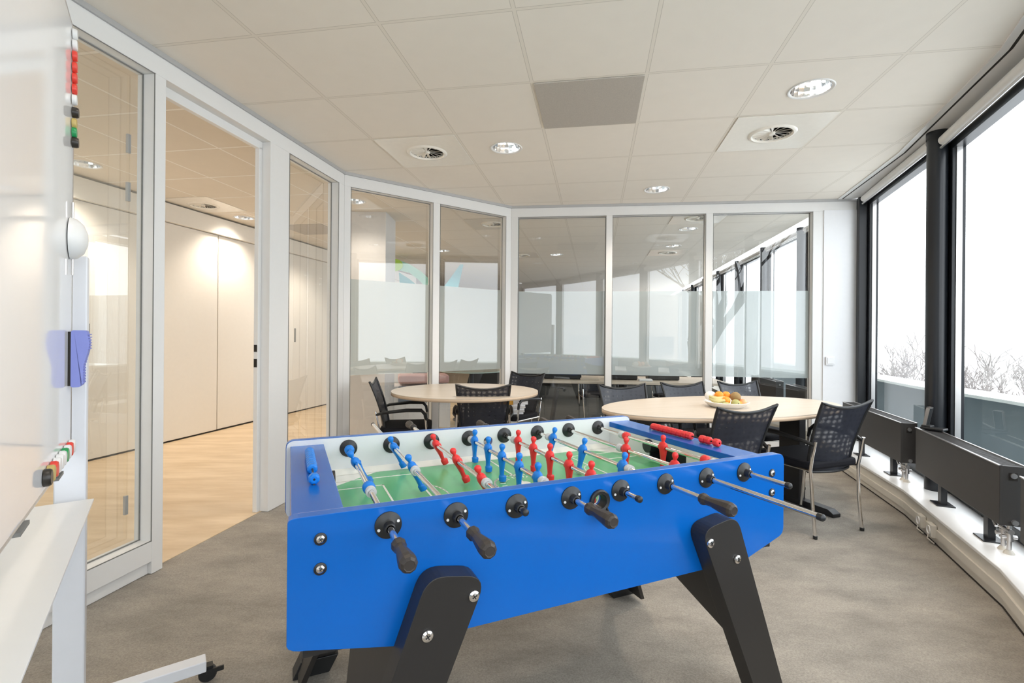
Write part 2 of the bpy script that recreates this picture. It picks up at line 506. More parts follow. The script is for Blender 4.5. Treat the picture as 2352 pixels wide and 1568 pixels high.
for i in range(-13, 16):
    for j in range(-14, 27):
        x0, y0 = i*.6, j*.6
        r, f = in_room(x0+.3, y0+.3)
        b.mi = 0 if (r) else 1
        q = [(x0, y0), (x0+.6, y0), (x0+.6, y0+.6), (x0, y0+.6)]
        hs = holes.get((i, j), [])
        if not hs:
            v = [b.bm.verts.new((x, y, 0)) for x, y in q]
            b._reg([b.bm.faces.new(v)])
        else:
            hx, hy, hr = hs[0]
            n = 32
            sq, ci = [], []
            for k in range(n):
                t = 2*PI*k/n+PI/4
                cx, cy = math.cos(t), math.sin(t)
                ci.append(b.bm.verts.new((hx+hr*cx, hy+hr*cy, 0)))
                # ray to the square border
                tx = ((x0+.6-hx) if cx > 0 else (x0-hx))/cx if abs(cx) > 1e-9 else 1e9
                ty = ((y0+.6-hy) if cy > 0 else (y0-hy))/cy if abs(cy) > 1e-9 else 1e9
                tt = min(tx, ty)
                sq.append(b.bm.verts.new((hx+tt*cx, hy+tt*cy, 0)))
            fs = [b.bm.faces.new((ci[k], ci[(k+1) % n], sq[(k+1) % n], sq[k])) for k in range(n)]
            # corners
            cor = [b.bm.verts.new((x, y, 0)) for x, y in q]
            for cv in cor:
                best = None
                for k in range(n):
                    p0, p1 = sq[k], sq[(k+1) % n]
                    if abs(p0.co.x-p1.co.x) > 1e-5 and abs(p0.co.y-p1.co.y) > 1e-5:
                        cx = (cv.co-p0.co).length+(cv.co-p1.co).length
                        if best is None or cx < best[0]: best = (cx, p0, p1)
                if best and best[0] < .4:
                    try: fs.append(b.bm.faces.new((best[1], best[2], cv)))
                    except Exception: pass
            b._reg(fs)
# clip to the building: work in world then back
Mg = Matrix.Translation((G0.x, G0.y, CEIL)) @ Matrix.Rotation(GY, 4, 'Z')
bmesh.ops.transform(b.bm, matrix=Mg, verts=b.bm.verts[:])
inner = [Vector((3.23+.17*12, 4.9+12)), Vector((3.225, 4.90))]+Sp[1:]
clip(b.bm, [FAR+Vector((-.12, 0)), Wp[0]+Vector((-.15, .1))]); clip(b.bm, [Vector((3.232, 4.905))]+Sp[1:])
bmesh.ops.transform(b.bm, matrix=Mg.inverted(), verts=b.bm.verts[:])
ce = b.build('ceiling', [M_ceil, M_ceil2])
ce.matrix_world = Mg
tag(ce, kind='structure')
for p in ce.data.polygons: pass

# dark slot, soffit and outer slab
def strip(pa, pb, z0, z1):
    """quad strip between two polylines"""
    m_ = MB()
    n = len(pa)
    vs = [(p.x, p.y, z0) for p in pa]+[(p.x, p.y, z0) for p in pb]+[(p.x, p.y, z1) for p in pa]+[(p.x, p.y, z1) for p in pb]
    f = []
    for i in range(n-1):
        f += [(i, i+1, n+i+1, n+i), (2*n+i, 2*n+i+1, 3*n+i+1, 3*n+i), (i, i+1, 2*n+i+1, 2*n+i), (n+i, n+i+1, 3*n+i+1, 3*n+i)]
    f += [(0, n, 3*n, 2*n), (n-1, 2*n-1, 4*n-1, 3*n-1)]
    m_.quads(vs, f)
    return m_
def offs(pts, d):
    out = []
    for i, p in enumerate(pts):
        a = pts[max(i-1, 0)]; c = pts[min(i+1, len(pts)-1)]
        t = (c-a).normalized()
        n = Vector((-t.y, t.x))
        if n.x < 0 or (abs(n.x) < .3 and n.y > 0): n = -n
        out.append(p+n*d)
    return out
tag(strip(offs(Sp, -.035), offs(Sp, -.0), CEIL-.006, CEIL+.03).build('trim_2', M_white), kind='structure')
tag(strip(offs(Sp, .0), offs(Sp, .016), CEIL-.002, CEIL+.03).build('trim_3', M_dark), kind='structure')
tag(strip(offs(Sp, .016), offs(Wp, .10), CEIL-.004, CEIL+.04).build('trim_4', M_white), kind='structure')
# roof slab above everything
b = MB(); b.prism(base, .2, Matrix.Translation((0, 0, CEIL+.42)))
clip(b.bm, [FAR]+offs(Wp, .12)); tag(b.build('trim_5', M_wall), kind='structure')

# ------------------------------------------------------------------ partitions
def partition(name, P, Q, panels, z_top=2.40, z_bot=.12, depth=.10, glass_off=.07, film=None, door=None, side=1, wallpart=None):
    """P->Q seen from the room; outward normal away from room. panels: list of (s0,s1)"""
    d = (Q-P); Ln = d.length; d = d/Ln
    ang = math.atan2(d.y, d.x)
    root = empty(name, (P.x, P.y, 0), ang, kind='structure')
    f = MB()
    # local: x along, +y away from room (left of direction) if side>0
    f.box((Ln/2, depth/2*side, (z_top+CEIL)/2-.012), (Ln, depth, CEIL-z_top-.024), 0)
    edges = [0]+[v for p in panels for v in p]+[Ln]
    for a, c in zip(edges[0::2], edges[1::2]):
        if c-a > .002: f.box(((a+c)/2, depth/2*side, z_top/2), (c-a, depth, z_top))
    for i, (a, c) in enumerate(panels):
        if door == i: continue
        f.box(((a+c)/2, depth/2*side, z_bot/2+.03), (c-a, depth, z_bot-.06))
        f.box(((a+c)/2, (depth/2+.01)*side, .03), (c-a, depth-.02, .06))
    f.build('frame', M_white, root, bevel=.002)
    t = MB()
    t.box((Ln/2, depth/2*side, CEIL-.012), (Ln+.01, depth+.02, .024))
    t.build('ceiling_channel', M_trim, root)
    g = MB()
    for i, (a, c) in enumerate(panels):
        if door == i: continue
        for x0, x1, z0, z1 in ((a, a+.006, z_bot, z_top), (c-.006, c, z_bot, z_top), (a, c, z_bot, z_bot+.006), (a, c, z_top-.006, z_top)):
            g.box(((x0+x1)/2+(.0015 if x0 == a and x1 < a+.01 else 0), .0005*side, (z0+z1)/2), (min(x1-x0, .0035) if x1-x0 < .01 else x1-x0, .003, min(z1-z0, .0035) if z1-z0 < .01 else z1-z0))
            g.box(((x0+x1)/2, (glass_off-.003)*side, (z0+z1)/2), (min(x1-x0, .005) if x1-x0 < .01 else x1-x0, .004, min(z1-z0, .005) if z1-z0 < .01 else z1-z0))
    g.build('gasket', M_grey, root)
    for i, (a, c) in enumerate(panels):
        if door == i: continue
        gl = MB(); y = glass_off*side
        gl.quads([(a, y, z_bot), (c, y, z_bot), (c, y, z_top), (a, y, z_top)], [(0, 1, 2, 3)])
        go = gl.build('glass_pane', M_glass, root)
        if film:
            fl = MB(); y = (glass_off+.004)*side
            fl.quads([(a, y, film[0]), (c, y, film[0]), (c, y, film[1]), (a, y, film[1])], [(0, 1, 2, 3)])
            tag(fl.build('frosted_film', M_film, go), 'frosted privacy film band')
    return root

def spar(P, Q, X):    # distance along
    return (X-P).dot((Q-P).normalized())
LB = L0-Ldir*4.6
def sl(x, y): return spar(LB, L1, Vector((x, y)))
wl = partition('wall_left', LB, L1, [(.6, 2.4), (2.46, sl(-1.98, .85)), (sl(-1.965, .92), sl(-1.719, 2.37)), (sl(-1.709, 2.43), sl(-1.575, 3.208)), (sl(-1.541, 3.404), sl(-1.429, 4.059))], z_bot=.157, door=3, side=1)
# inner door jamb rebate and lock plates
Mw = Matrix.Translation((LB.x, LB.y, 0)) @ Matrix.Rotation(math.atan2(Ldir.y, Ldir.x), 4, 'Z')
sj = sl(-1.575, 3.208); sj0 = sl(-1.709, 2.43)
b = MB()
b.box((sj-.015, .075, 1.18), (.03, .03, 2.36)); b.box(((sj+sj0)/2, .075, 2.375), (sj-sj0, .03, .05))
b.build('door_stop', M_white, wl, bevel=.002)
for z in (1.06, .965):
    b = MB(); b.box((sj-.032, .075, z), (.004, .02, .045 if z > 1 else .055)); b.build('lock_plate', M_dark, wl)
# sliding glass door leaf on the corridor side
dr = empty('door_1', (LB.x, LB.y, 0), math.atan2(Ldir.y, Ldir.x), kind='structure')
b = MB(); b.quads([(sj0-1.035, .13, .01), (sj0+.035, .13, .01), (sj0+.035, .13, 2.39), (sj0-1.035, .13, 2.39)], [(0, 1, 2, 3)]); b.build('glass_leaf', M_glass, dr)
b = MB()
b.cyl((sj0+.022, .095, .76), (sj0+.022, .095, .96), .011); b.cyl((sj0+.022, .095, .775), (sj0+.022, .13, .775), .009); b.cyl((sj0+.022, .095, .945), (sj0+.022, .13, .945), .009)
b.build('bar_handle', M_postw, dr, smooth=True)
for z in (.33, 1.83, 2.06):
    b = MB(); b.box((sj0-.085, .122, z), (.016, .012, .09)); b.build('clamp', M_trim, dr)

s2 = lambda x, y: spar(L1, B0, Vector((x, y)))
w2 = partition('wall_corner', L1, B0, [(s2(-1.371, 4.178), s2(-.748, 4.655)), (s2(-.692, 4.697), s2(-.069, 5.174))], film=(.80, 1.63), z_bot=.12)
B1e = B0+(B1-B0).normalized()*3.42
s3 = lambda x, y: spar(B0, B1, Vector((x, y)))
wb = partition('wall_back', B0, B1e, [(s3(.054, 5.207), s3(.965, 5.102)), (s3(1.027, 5.095), s3(1.95, 4.989)), (s3(2.017, 4.982), s3(2.96, 4.873))], film=(.75, 1.625), z_bot=.12)
b = MB(); b.box(((3.10+3.42)/2, -.005, CEIL/2-.05), (.335, .01, CEIL-.12)); b.build('wall_panel', M_wall, wb)
# light switch
b = MB(); b.box((0, 0, 0), (.082, .011, .082), bev=.003); b.box((0, -.007, 0), (.058, .006, .058), bev=.002)
tag(b.build('light_switch', M_wall, loc=(3.115, 4.835, .932), rz=math.atan2(B1.y-B0.y, B1.x-B0.x)), 'square white light switch on the white wall beside the window', 'switch')
# closing wall behind the camera
b = MB(); b.box((-2.15, -2.45, CEIL/2), (1.3, .1, CEIL), .0); tag(b.build('wall_rear', M_wall), kind='structure')

# ------------------------------------------------------------------ corridor
cw0, cw1 = Vector((-4.25, 2.2)), Vector((-2.30, 11.5))
cdv = (cw1-cw0); cl = cdv.length; cang = math.atan2(cdv.y, cdv.x)
cwr = empty('wall_corridor', (cw0.x, cw0.y, 0), cang, kind='structure')
b = MB(); b.box((cl/2-1.5, .06, CEIL/2), (cl+3, .1, CEIL)); b.build('wall_face', M_door, cwr)
b = MB(); b.box((cl/2-1.5, -.02, CEIL-.115), (cl+3, .09, .19)); b.build('track_header', M_door, cwr, bevel=.003)
b = MB(); b.box((cl/2-1.5, -.004, .006), (cl+3, .03, .016)); b.build('floor_gap', M_dark, cwr)
k = 0
for s in (-.55, .75, 2.08, 3.72, 4.98, 6.35):
    k += 1
    d = empty('door_%d' % (k+1), (cw0.x+math.cos(cang)*s, cw0.y+math.sin(cang)*s, 0), cang, kind='structure')
    w = (1.29, 1.32, 1.62, 1.24, 1.35, 1.5)[k-1]
    b = MB(); b.box((w/2, -.012 if k % 2 else -.004, 1.16), (w, .022, 2.285)); b.build('door_leaf', M_door, d, bevel=.004)
    if k in (3, 5):
        b = MB(); b.box((.16, -.024, 1.13), (.035, .006, .20), bev=.002); b.build('recessed_pull', M_grey, d)
# grey column
b = MB(); b.box((0, 0, CEIL/2), (.50, .45, CEIL), bev=.004)
tag(b.build('wall_column', M_colm, loc=(-1.66, 5.72, 0), rz=.0), kind='structure')
# far walls
b = MB(); b.box((0, 16.4, CEIL/2), (13, .1, CEIL)); tag(b.build('wall_far', mat('far wall', (.50, .36, .27, 1), .8)), kind='structure')
b = MB(); b.box((-3.6, 12.2, CEIL/2), (3.4, .1, CEIL)); tag(b.build('wall_hall', M_wall), kind='structure')
b = MB(); b.box((-5.9, 4, CEIL/2), (.1, 24, CEIL)); tag(b.build('wall_outer', M_wall), kind='structure')

# ------------------------------------------------------------------ ceiling fixtures
spotd = []
def downlight(label, a, c, power, col=(1, .80, .58)):
    x, y = g2w(a, c)
    r = empty('downlight', (x, y, CEIL), GY, label, 'ceiling light', 'recessed round ceiling downlights')
    b = MB(); b.lathe([(.098, .002), (.104, -.004), (.112, -.005), (.116, -.001), (.114, .001)], seg=40); b.build('trim_ring', M_white, r, smooth=True)
    b = MB(); b.lathe([(.099, .0), (.095, .03), (.082, .075), (.055, .10), (0, .105)], seg=20); b.build('reflector', M_refl, r)
    for sx in (-.03, .03):
        b = MB(); b.tube([(sx-.01, -.05, .05), (sx-.01, .03, .055), (sx-.006, .045, .055), (sx+.006, .045, .055), (sx+.01, .03, .055), (sx+.01, -.05, .05)], .007, 8)
        b.build('lamp_tube', M_bulb, r, smooth=True)
    ld = bpy.data.lights.new('downlight spot', 'SPOT')
    ld.energy = power; ld.color = col; ld.spot_size = 2.2; ld.spot_blend = .8; ld.shadow_soft_size = .08
    lo = bpy.data.objects.new('lamp_light', ld); C.objects.link(lo); lo.parent = r; lo.location = (0, 0, -.004)
    return r
dll = ['nearest large round downlight at the upper right of the ceiling', 'round downlight left of centre beside the left swirl vent', 'small round downlight near the glass back wall',
       'round downlight in the corridor seen through the leftmost glass pane', 'round downlight behind the corner glass, above the grey column', 'round downlight in the corridor beyond the doorway',
       'nearer of the two downlights seen through the middle back pane', 'farthest left downlight of the next office behind the first back pane', 'farther of the two downlights seen through the middle back pane',
       'far downlight behind the right corner glass pane', 'far corridor downlight seen through the narrow pane right of the doorway',
       'downlight behind the photographer, middle one of three', 'downlight behind the photographer, right one of three', 'downlight behind the photographer, left one of three']
for i, (a, c) in enumerate(DL):
    corr = i in (3, 5, 10)
    downlight(dll[i], a, c, 66 if corr else (52 if i < 3 else (16 if i > 10 else 30)), (1, .88, .75) if corr or i in (4, 9) else (1, .86, .73))

def vent(label, a, c, plate=True):
    x, y = g2w(a, c)
    r = empty('swirl_vent', (x, y, CEIL), GY, label, 'air vent', 'round swirl air vents')
    if plate:
        b = MB()
        n = 32
        ci = [(.121*math.cos(2*PI*k/n), .121*math.sin(2*PI*k/n)) for k in range(n)]
        b.prism([(-.29, -.29), (.29, -.29), (.29, .29), (-.29, .29)], .003, Matrix.Translation((0, 0, -.0045)), holes=[ci])
        b.build('plate', M_ventw, r)
    b = MB(); b.lathe([(.118, .012), (.120, -.008), (.128, -.014), (.142, -.012), (.150, -.004), (.150, 0)], seg=40); b.build('ring', M_ventw, r, smooth=True)
    b = MB(); b.lathe([(.119, .0), (.119, .07), (0, .07)], seg=32); b.build('housing', M_dark, r)
    b = MB(); b.lathe([(0, -.010), (.018, -.010), (.020, .006), (0, .006)], seg=20)
    for k in range(14):
        t = 2*PI*k/14
        Mx = Matrix.Rotation(t, 4, 'Z') @ Matrix.Translation((.068, 0, .004)) @ Matrix.Rotation(.55, 4, 'X')
        b.quads([tuple(Mx @ Vector(p)) for p in ((-.052, -.003, 0), (.05, -.020, 0), (.05, .020, 0), (-.052, .003, 0), (-.052, -.003, .0015), (.05, -.020, .0015), (.05, .020, .0015), (-.052, .003, .0015))],
                [(0, 1, 2, 3), (7, 6, 5, 4), (0, 4, 5, 1), (1, 5, 6, 2), (2, 6, 7, 3), (3, 7, 4, 0)])
    b.build('swirl_vanes', M_ventw, r)
    return r
vl = ['round swirl vent on a glossy plate at the upper right, below the nearest downlight', 'round swirl vent at the left of the room ceiling', 'round vent in the corridor ceiling beyond the doorway',
      'far swirl vent of the next office behind the middle back pane', 'far swirl vent of the next office behind the first back pane', 'swirl vent behind the right corner glass pane', 'swirl vent just behind the top of the middle back pane']
for i, (a, c) in enumerate(VT): vent(vl[i], a, c)
for (i, j), lb in zip(GR, ['grey perforated square return grille in the room ceiling', 'grey square grille in the corridor ceiling beyond the doorway']):
    x, y = g2w(i*.6+.3, j*.6+.3)
    b = MB(); b.box((0, 0, -.004), (.582, .582, .006), bev=.001)
    tag(b.build('return_grille', M_grille, loc=(x, y, CEIL), rz=GY), lb, 'air grille')

# ------------------------------------------------------------------ facade
HEADS = [2.43, 2.385, 2.385, 2.385, 2.385, 2.385]
def window(n, A, Bv, head, blind=True, name=None):
    d = Bv-A; Ln = d.length; ang = math.atan2(d.y, d.x)
    root = empty('window_%d' % n, (A.x, A.y, 0), ang, kind='structure')
    # local +y: is it outward?
    nrm = Vector((-math.sin(ang), math.cos(ang)))
    mid = (A+Bv)/2
    out = 1 if nrm.dot(mid-Vector((0, 3))) > 0 else -1
    y = .07*out
    f = MB()
    f.box((.038, y, (.165+head)/2), (.076, .07, head-.165)); f.box((Ln-.038, y, (.165+head)/2), (.076, .07, head-.165))
    f.box((Ln/2, y, .195), (Ln-.1, .07, .06)); f.box((Ln/2, y, head+.02), (Ln, .07, .05))
    f.build('frame', M_frame, root, bevel=.003)
    b_ = MB()
    b_.box((.082, y, (.225+head)/2), (.006, .03, head-.225)); b_.box((Ln-.082, y, (.225+head)/2), (.006, .03, head-.225))
    b_.build('glazing_bead', M_alu, root)
    g = MB(); g.quads([(.075, y, .22), (Ln-.075, y, .22), (Ln-.075, y, head), (.075, y, head)], [(0, 1, 2, 3)]); g.build('glass_pane', M_wglass, root)
    u = MB(); u.box((Ln/2, y, (head+CEIL)/2+.02), (Ln, .05, CEIL-head)); u.build('head_panel', M_white, root)
    if blind:
        c = MB(); c.cyl((.10, y-.085*out, head+.045), (Ln-.10, y-.085*out, head+.045), .032, seg=20)
        bo = c.build('roller_blind', M_blind, root, smooth=True)
        c = MB(); c.cyl((.10, y-.10*out, head-.002), (Ln-.10, y-.10*out, head-.002), .008, seg=10); c.build('bottom_bar', M_alu, bo, smooth=True)
    return root
for i in range(6): window(i+1, Wp[i], Wp[i+1], HEADS[i])
fd = (FAR-Wp[0]).normalized()
fpts = [Wp[0]+fd*(1.39*k) for k in range(9)]
for k in range(8): window(7+k, fpts[k+1], fpts[k], 2.43)
# round columns
def column(p, label, r=.058, mt=None):
    b = MB(); b.lathe([(r, .165), (r, CEIL-.03)], seg=32)
    b.lathe([(r+.004, CEIL-.05), (r+.004, CEIL-.003), (0, CEIL-.003)], seg=32)
    return tag(b.build('column', M_frame, loc=(p.x, p.y, 0), smooth=True), label, 'column', 'slim round black facade columns')
column(Wp[1]-Vector((.02, 0)), 'round black column between the two tall windows')
b = MB(); b.box((0, 0, CEIL/2+.08), (.07, .09, CEIL-.165), bev=.004)
tag(b.build('column', M_frame, loc=(3.375, 4.78, 0), rz=-.35), 'black corner post between the white wall and the left window', 'column')
for k in (2, 3, 4, 5): column(Wp[k], ['', '', 'column at the near end of the right window, outside the view', 'column behind the photographer at the right', 'column behind the photographer in the middle', 'column behind the photographer at the left'][k])
cols_l = ['nearest', 'second', 'third', 'fourth', 'fifth', 'sixth', 'farthest']
for k in range(1, 8):
    column(fpts[k]-Vector((.02, 0)), '%s dark column along the next office\'s window band' % cols_l[k-1], .055)

# plinth with sill and cable duct
def polyprism(pa, pb, z0, z1): return strip(pa, pb, z0, z1)
tag(polyprism(Pp, offs(Wp, .09), -.01, .150).build('baseboard_right', M_duct), kind='structure')
tag(polyprism(offs(Pp, -.012), offs(Wp, .095), .150, .166).build('trim_6', M_sill, bevel=.003), kind='structure')
b = polyprism(offs(Pp, -.010), Pp, .045, .088); tag(b.build('trim_7', M_duct), kind='structure')
b = polyprism(offs(Pp, -.004), Pp, .0, .006); tag(b.build('trim_8', M_dark), kind='structure')
nf = [fpts[8], fpts[0]+Vector((.0, .15))]
b = strip([p+Vector((-.30, 0)) for p in nf], [p+Vector((.09, 0)) for p in nf], -.01, .166); tag(b.build('baseboard_next', M_duct), kind='structure')
# sockets on the duct
for k, (t, lb) in enumerate(((.27, 'cream power socket on the cable duct below the sill, farther one'), (.40, 'cream power socket on the cable duct below the sill, nearer one'))):
    p = Pp[1]+(Pp[2]-Pp[1])*t
    d = (Pp[1]-Pp[2]).normalized(); a = math.atan2(d.y, d.x)
    r = empty('wall_socket', (p.x, p.y, .075), a, lb, 'socket', 'sockets on the cable duct')
    b = MB(); b.box((0, .016, 0), (.075, .026, .070), bev=.004); b.build('cover', M_duct, r)
    b = MB(); b.lathe([(0, 0), (.019, 0), (.021, .006), (.024, .006), (.024, 0)], Matrix.Translation((0, .028, 0)) @ Matrix.Rotation(-PI/2, 4, 'X'), seg=20); b.build('outlet', M_sill, r, smooth=True)
    b = MB(); b.tube([(0, .03, -.02), (0, .035, -.05), (-.02, .01, -.07)], .004); b.build('cable_stub', M_duct, r)

# ------------------------------------------------------------------ radiators
def radiator(P, Q, label, pipes=True):
    """P far end, Q near end of the front face"""
    d = (Q-P); Ln = d.length; d /= Ln
    ang = math.atan2(d.y, d.x)
    r = empty('radiator', (P.x, P.y, 0), ang, label, 'radiator', 'low black radiators on the window sill')
    z0, z1, D = .30, .578, .096
    b = MB(); b.box((Ln/2, .006, (z0+z1)/2), (Ln, .012, z1-z0), bev=.003); b.box((Ln/2, D-.006, (z0+z1)/2), (Ln, .012, z1-z0), bev=.003)
    b.build('casing', M_rad, r)
    for x in (.004, Ln-.004):
        b = MB(); b.box((x, D/2, (z0+z1)/2), (.008, D-.02, z1-z0-.004), bev=.002)
        if x > .1:
            b.mi = 1; b.box((x+.003, D/2, z1-.05), (.006, .03, .035)); b.mi = 2; b.cyl((x, D/2, z1-.045), (x+.014, D/2, z1-.045), .012); b.cyl((x, D/2+.005, z0+.02), (x+.016, D/2+.005, z0+.02), .012)
        b.build('end_cap', [M_rad, M_dark, M_alu], r)
    b = MB()
    n = int(Ln/.016)
    for k in range(n): b.box((.012+(Ln-.024)*k/(n-1), D/2, z1-.006), (.004, D-.02, .008))
    b.build('top_grille', M_rad, r)
    b = MB(); b.box((Ln/2, D/2, z1-.10), (Ln-.02, D-.03, .12)); b.build('fin_pack', M_dark, r)
    b = MB(); b.box((Ln/2, -.001, z1-.002), (Ln, .006, .005)); b.box((Ln/2, D-.004, z1), (Ln, .008, .006)); b.build('top_rail', M_alu, r)
    for x in ((.27*Ln, .80*Ln) if pipes else (.2*Ln, .8*Ln)):
        b = MB(); b.box((x, D/2, (.166+z0)/2), (.045, .03, z0-.166)); b.box((x, D/2, .169), (.11, .09, .006), bev=.002)
        b.build('foot', M_blackc, r)
    if pipes:
        b = MB()
        for dx in (.03, .08):
            b.cyl((Ln-dx, D/2, .168), (Ln-dx, D/2, z0+.01), .009)
            b.cyl((Ln-dx, D/2, .225), (Ln-dx, D/2, .262), .015)
            b.cyl((Ln-dx, D/2-.028, .243), (Ln-dx, D/2+.028, .243), .009)
        b.cyl((Ln-.10, D/2, .270), (Ln-.01, D/2, .270), .012)
        b.cyl((Ln-.115, D/2-.01, .262), (Ln-.145, D/2-.01, .285), .008)
        b.build('valve_set', M_alu, r, smooth=True)
        b = MB()
        for dx in (.03, .08): b.lathe([(.0, 0), (.022, 0), (.018, .008), (.011, .018), (0, .018)], Matrix.Translation((Ln-dx, D/2, .166)), seg=20)
        b.build('pipe_collar', M_duct, r, smooth=True)
    return r
radiator(Vector((3.014, 4.499)), Vector((2.682, 3.403)), 'black radiator behind the chair, in front of the left window')
r2a, r2b = Vector((2.646, 3.235)), Vector((2.255, 2.281))
radiator(r2a, r2b, 'black radiator in the middle, with the cordless phone on it')
radiator(Vector((2.165, 2.10)), Vector((1.62, 1.155)), 'black radiator cut by the right edge of the picture')
for k, lb in ((0, 'dark radiator in the next office, nearest the glass back wall'), (1, 'second dark radiator along the next office windows')):
    a = fpts[k]+Vector((-.14, .35)); c = a+fd*1.05
    radiator(c, a, lb, False)

# cordless phone on the middle radiator
pd = (r2b-r2a).normalized(); pn = Vector((-pd.y, pd.x))
pp = r2a+pd*.085+pn*.048
r = empty('cordless_phone', (pp.x, pp.y, .582), math.atan2(pd.y, pd.x)+.9, 'black cordless phone standing in its cradle on the radiator', 'telephone')
b = MB(); b.box((.02, 0, .008), (.12, .075, .016), bev=.005); b.box((-.012, 0, .02), (.05, .06, .016), bev=.005); b.build('cradle', M_black, r)
b = MB(); Mx = Matrix.Translation((-.012, 0, .078)) @ Matrix.Rotation(.18, 4, 'Y'); b.box((0, 0, 0), (.022, .045, .125), M=Mx, bev=.006); h = b.build('handset', M_black, r)
b = MB(); b.box((-.0125, 0, .03), (.002, .032, .035), M=Mx); b.build('display', M_trim, h)
b = MB(); b.box((0, -.0235, .0), (.018, .002, .12), M=Mx); b.box((0, .0235, .0), (.018, .002, .12), M=Mx); b.box((0, 0, .063), (.02, .044, .002), M=Mx); b.build('silver_edge', M_alu, h)

# ------------------------------------------------------------------ outside: balcony, parapet, bare trees
pv = [Vector((5.9, 11.5)), Vector((5.29, 7.37)), Vector((4.83, 5.75)), Vector((4.62, 4.46)), Vector((4.15, 2.6)), Vector((3.3, .4)), Vector((2.0, -1.7)), Vector((.2, -3.5)), Vector((-2, -5))]
tag(strip(pv, offs(pv, .12), -.3, .57).build('parapet', M_conc), 'low pale parapet wall running round the balcony outside', 'wall')
tag(strip(offs(pv, -.12), offs(pv, .30), .572, .602).build('coping', M_cop), 'white coping on top of the balcony parapet', 'coping')
tag(strip(offs([Wp[0]+Vector((1.2, 7))]+[Wp[0]]*2+Wp[1:], .12), pv, -.32, -.28).build('trim_9', M_conc), kind='structure')
def tree(label, x, y, z0, h, seed, mt, thick=.09, levels=5, spread=.55):
    rnd = random.Random(seed)
    b = MB()
    def br(p, d, ln, r, lv):
        pts = [p]; q = p.copy(); dd = d.copy(); n = 3
        for k in range(n):
            dd = (dd+Vector((rnd.uniform(-.22, .22), rnd.uniform(-.22, .22), rnd.uniform(-.05, .14)))).normalized()
            q = q+dd*ln/n; pts.append(q.copy())
        r1 = max(r*.66, .0095)
        b.tube(pts, [r+(r1-r)*k/n for k in range(n+1)], 5 if lv > 2 else 3)
        if lv <= 0: return
        for k in range(3 if lv > 1 else 4):
            f = pts[rnd.choice((1, 2, 3))] if k else pts[-1]
            nd = (dd+Vector((rnd.uniform(-1, 1), rnd.uniform(-1, 1), rnd.uniform(-.25, .7)))*spread*1.25).normalized()
            br(f, nd, ln*rnd.uniform(.60, .80), max(.0095, r1*rnd.uniform(.65, .9)), lv-1)
    br(Vector((0, 0, 0)), Vector((0, 0, 1)), h*.34, thick, levels)
    return tag(b.build('bare_tree', mt, loc=(x, y, z0)), label, 'tree', 'bare winter trees outside')
TL = ['near the corner post of the left window', 'left of the middle of the left window', 'in the middle of the left window', 'right side of the left window', 'just right of the round column', 'left of the middle of the right window', 'in the middle of the right window', 'right of the middle of the right window', 'at the right edge of the picture']
for k, (px, h) in enumerate(((2000, 3.75), (2040, 3.55), (2082, 3.7), (2122, 3.65), (2205, 3.45), (2240, 3.2), (2280, 3.5), (2318, 3.35), (2360, 3.6))):
    yy = (11.2, 14.2, 17.4)[k % 3]
    tree('bare tree outside, '+TL[k], (px-1176)/1135.5*yy, yy, -2.75+(17.4-yy)*.02, h, 60+k, M_twig, .06, 5, .62)
tree('large dark bare tree outside behind the photographer, seen mirrored in the back panes', 3.6, -7.5, -2.2, 9.5, 11, M_twigd, .30, 6, .6)
tree('second large dark bare tree outside behind the photographer', 10.5, -7.0, -2.2, 8.5, 23, M_twigd, .26, 6, .6)

# daylight portals
def portal(A, Bv, head):
    ld = bpy.data.lights.new('portal', 'AREA'); ld.shape = 'RECTANGLE'
    d = Bv-A; ld.size = d.length; ld.size_y = head-.2
    ld.cycles.is_portal = True
    o = bpy.data.objects.new('daylight_portal', ld); C.objects.link(o)
    mid = (A+Bv)/2; ang = math.atan2(d.y, d.x)
    n = Vector((-math.sin(ang), math.cos(ang)))
    if n.dot(mid-Vector((0, 3))) < 0: n = -n
    o.location = (mid.x+n.x*.13, mid.y+n.y*.13, (head+.2)/2)
    o.rotation_euler = Vector((n.x, n.y, 0)).to_track_quat('Z', 'Y').to_euler()
for i in range(6): portal(Wp[i], Wp[i+1], HEADS[i])
portal(fpts[0], fpts[8], 2.43)

# ------------------------------------------------------------------ football table
FX, FY, FA = -.2596, 1.0492, .4239
ft = empty('football_table', (FX, FY, 0), FA, 'large blue table football game with black legs in the foreground', 'football table')
H0, HR = .795, .755
outline = rpoly([(-.202, H0), (-.202, .535), (-.16, .528), (.02, .492), (1.065, .492), (1.226, .543), (1.226, H0)], [.026, .03, .0, .0, .0, .022, .026])
circ = lambda cx, cy, r, n=28: [(cx+r*math.cos(2*PI*k/n), cy+r*math.sin(2*PI*k/n)) for k in range(n)]
for y0, hx in ((0, .534), (.772, .531)):
    b = MB(); b.prism([(max(x, -.195), z_) for x, z_ in outline] if y0 == 0 else outline, .028, Matrix.Translation((0, y0, 0)) @ XZ, holes=[circ(hx, .736, .019)])
    b.build('side_panel', M_blue, ft, bevel=.0012)
    b = MB(); yy = y0+.028 if y0 == 0 else y0-.004
    b.prism([(max(x, -.193 if y0 == 0 else -1), z_) for x, z_ in rpoly([(-.200, .54), (-.16, .53), (.0, .50), (1.07, .50), (1.222, .547), (1.222, H0-.0015), (-.200, H0-.0015)], [.02, 0, 0, 0, .02, .025, .025])], .004, Matrix.Translation((0, yy, 0)) @ XZ, holes=[circ(hx, .736, .019)])
    b.build('inner_lining', M_lining, ft)
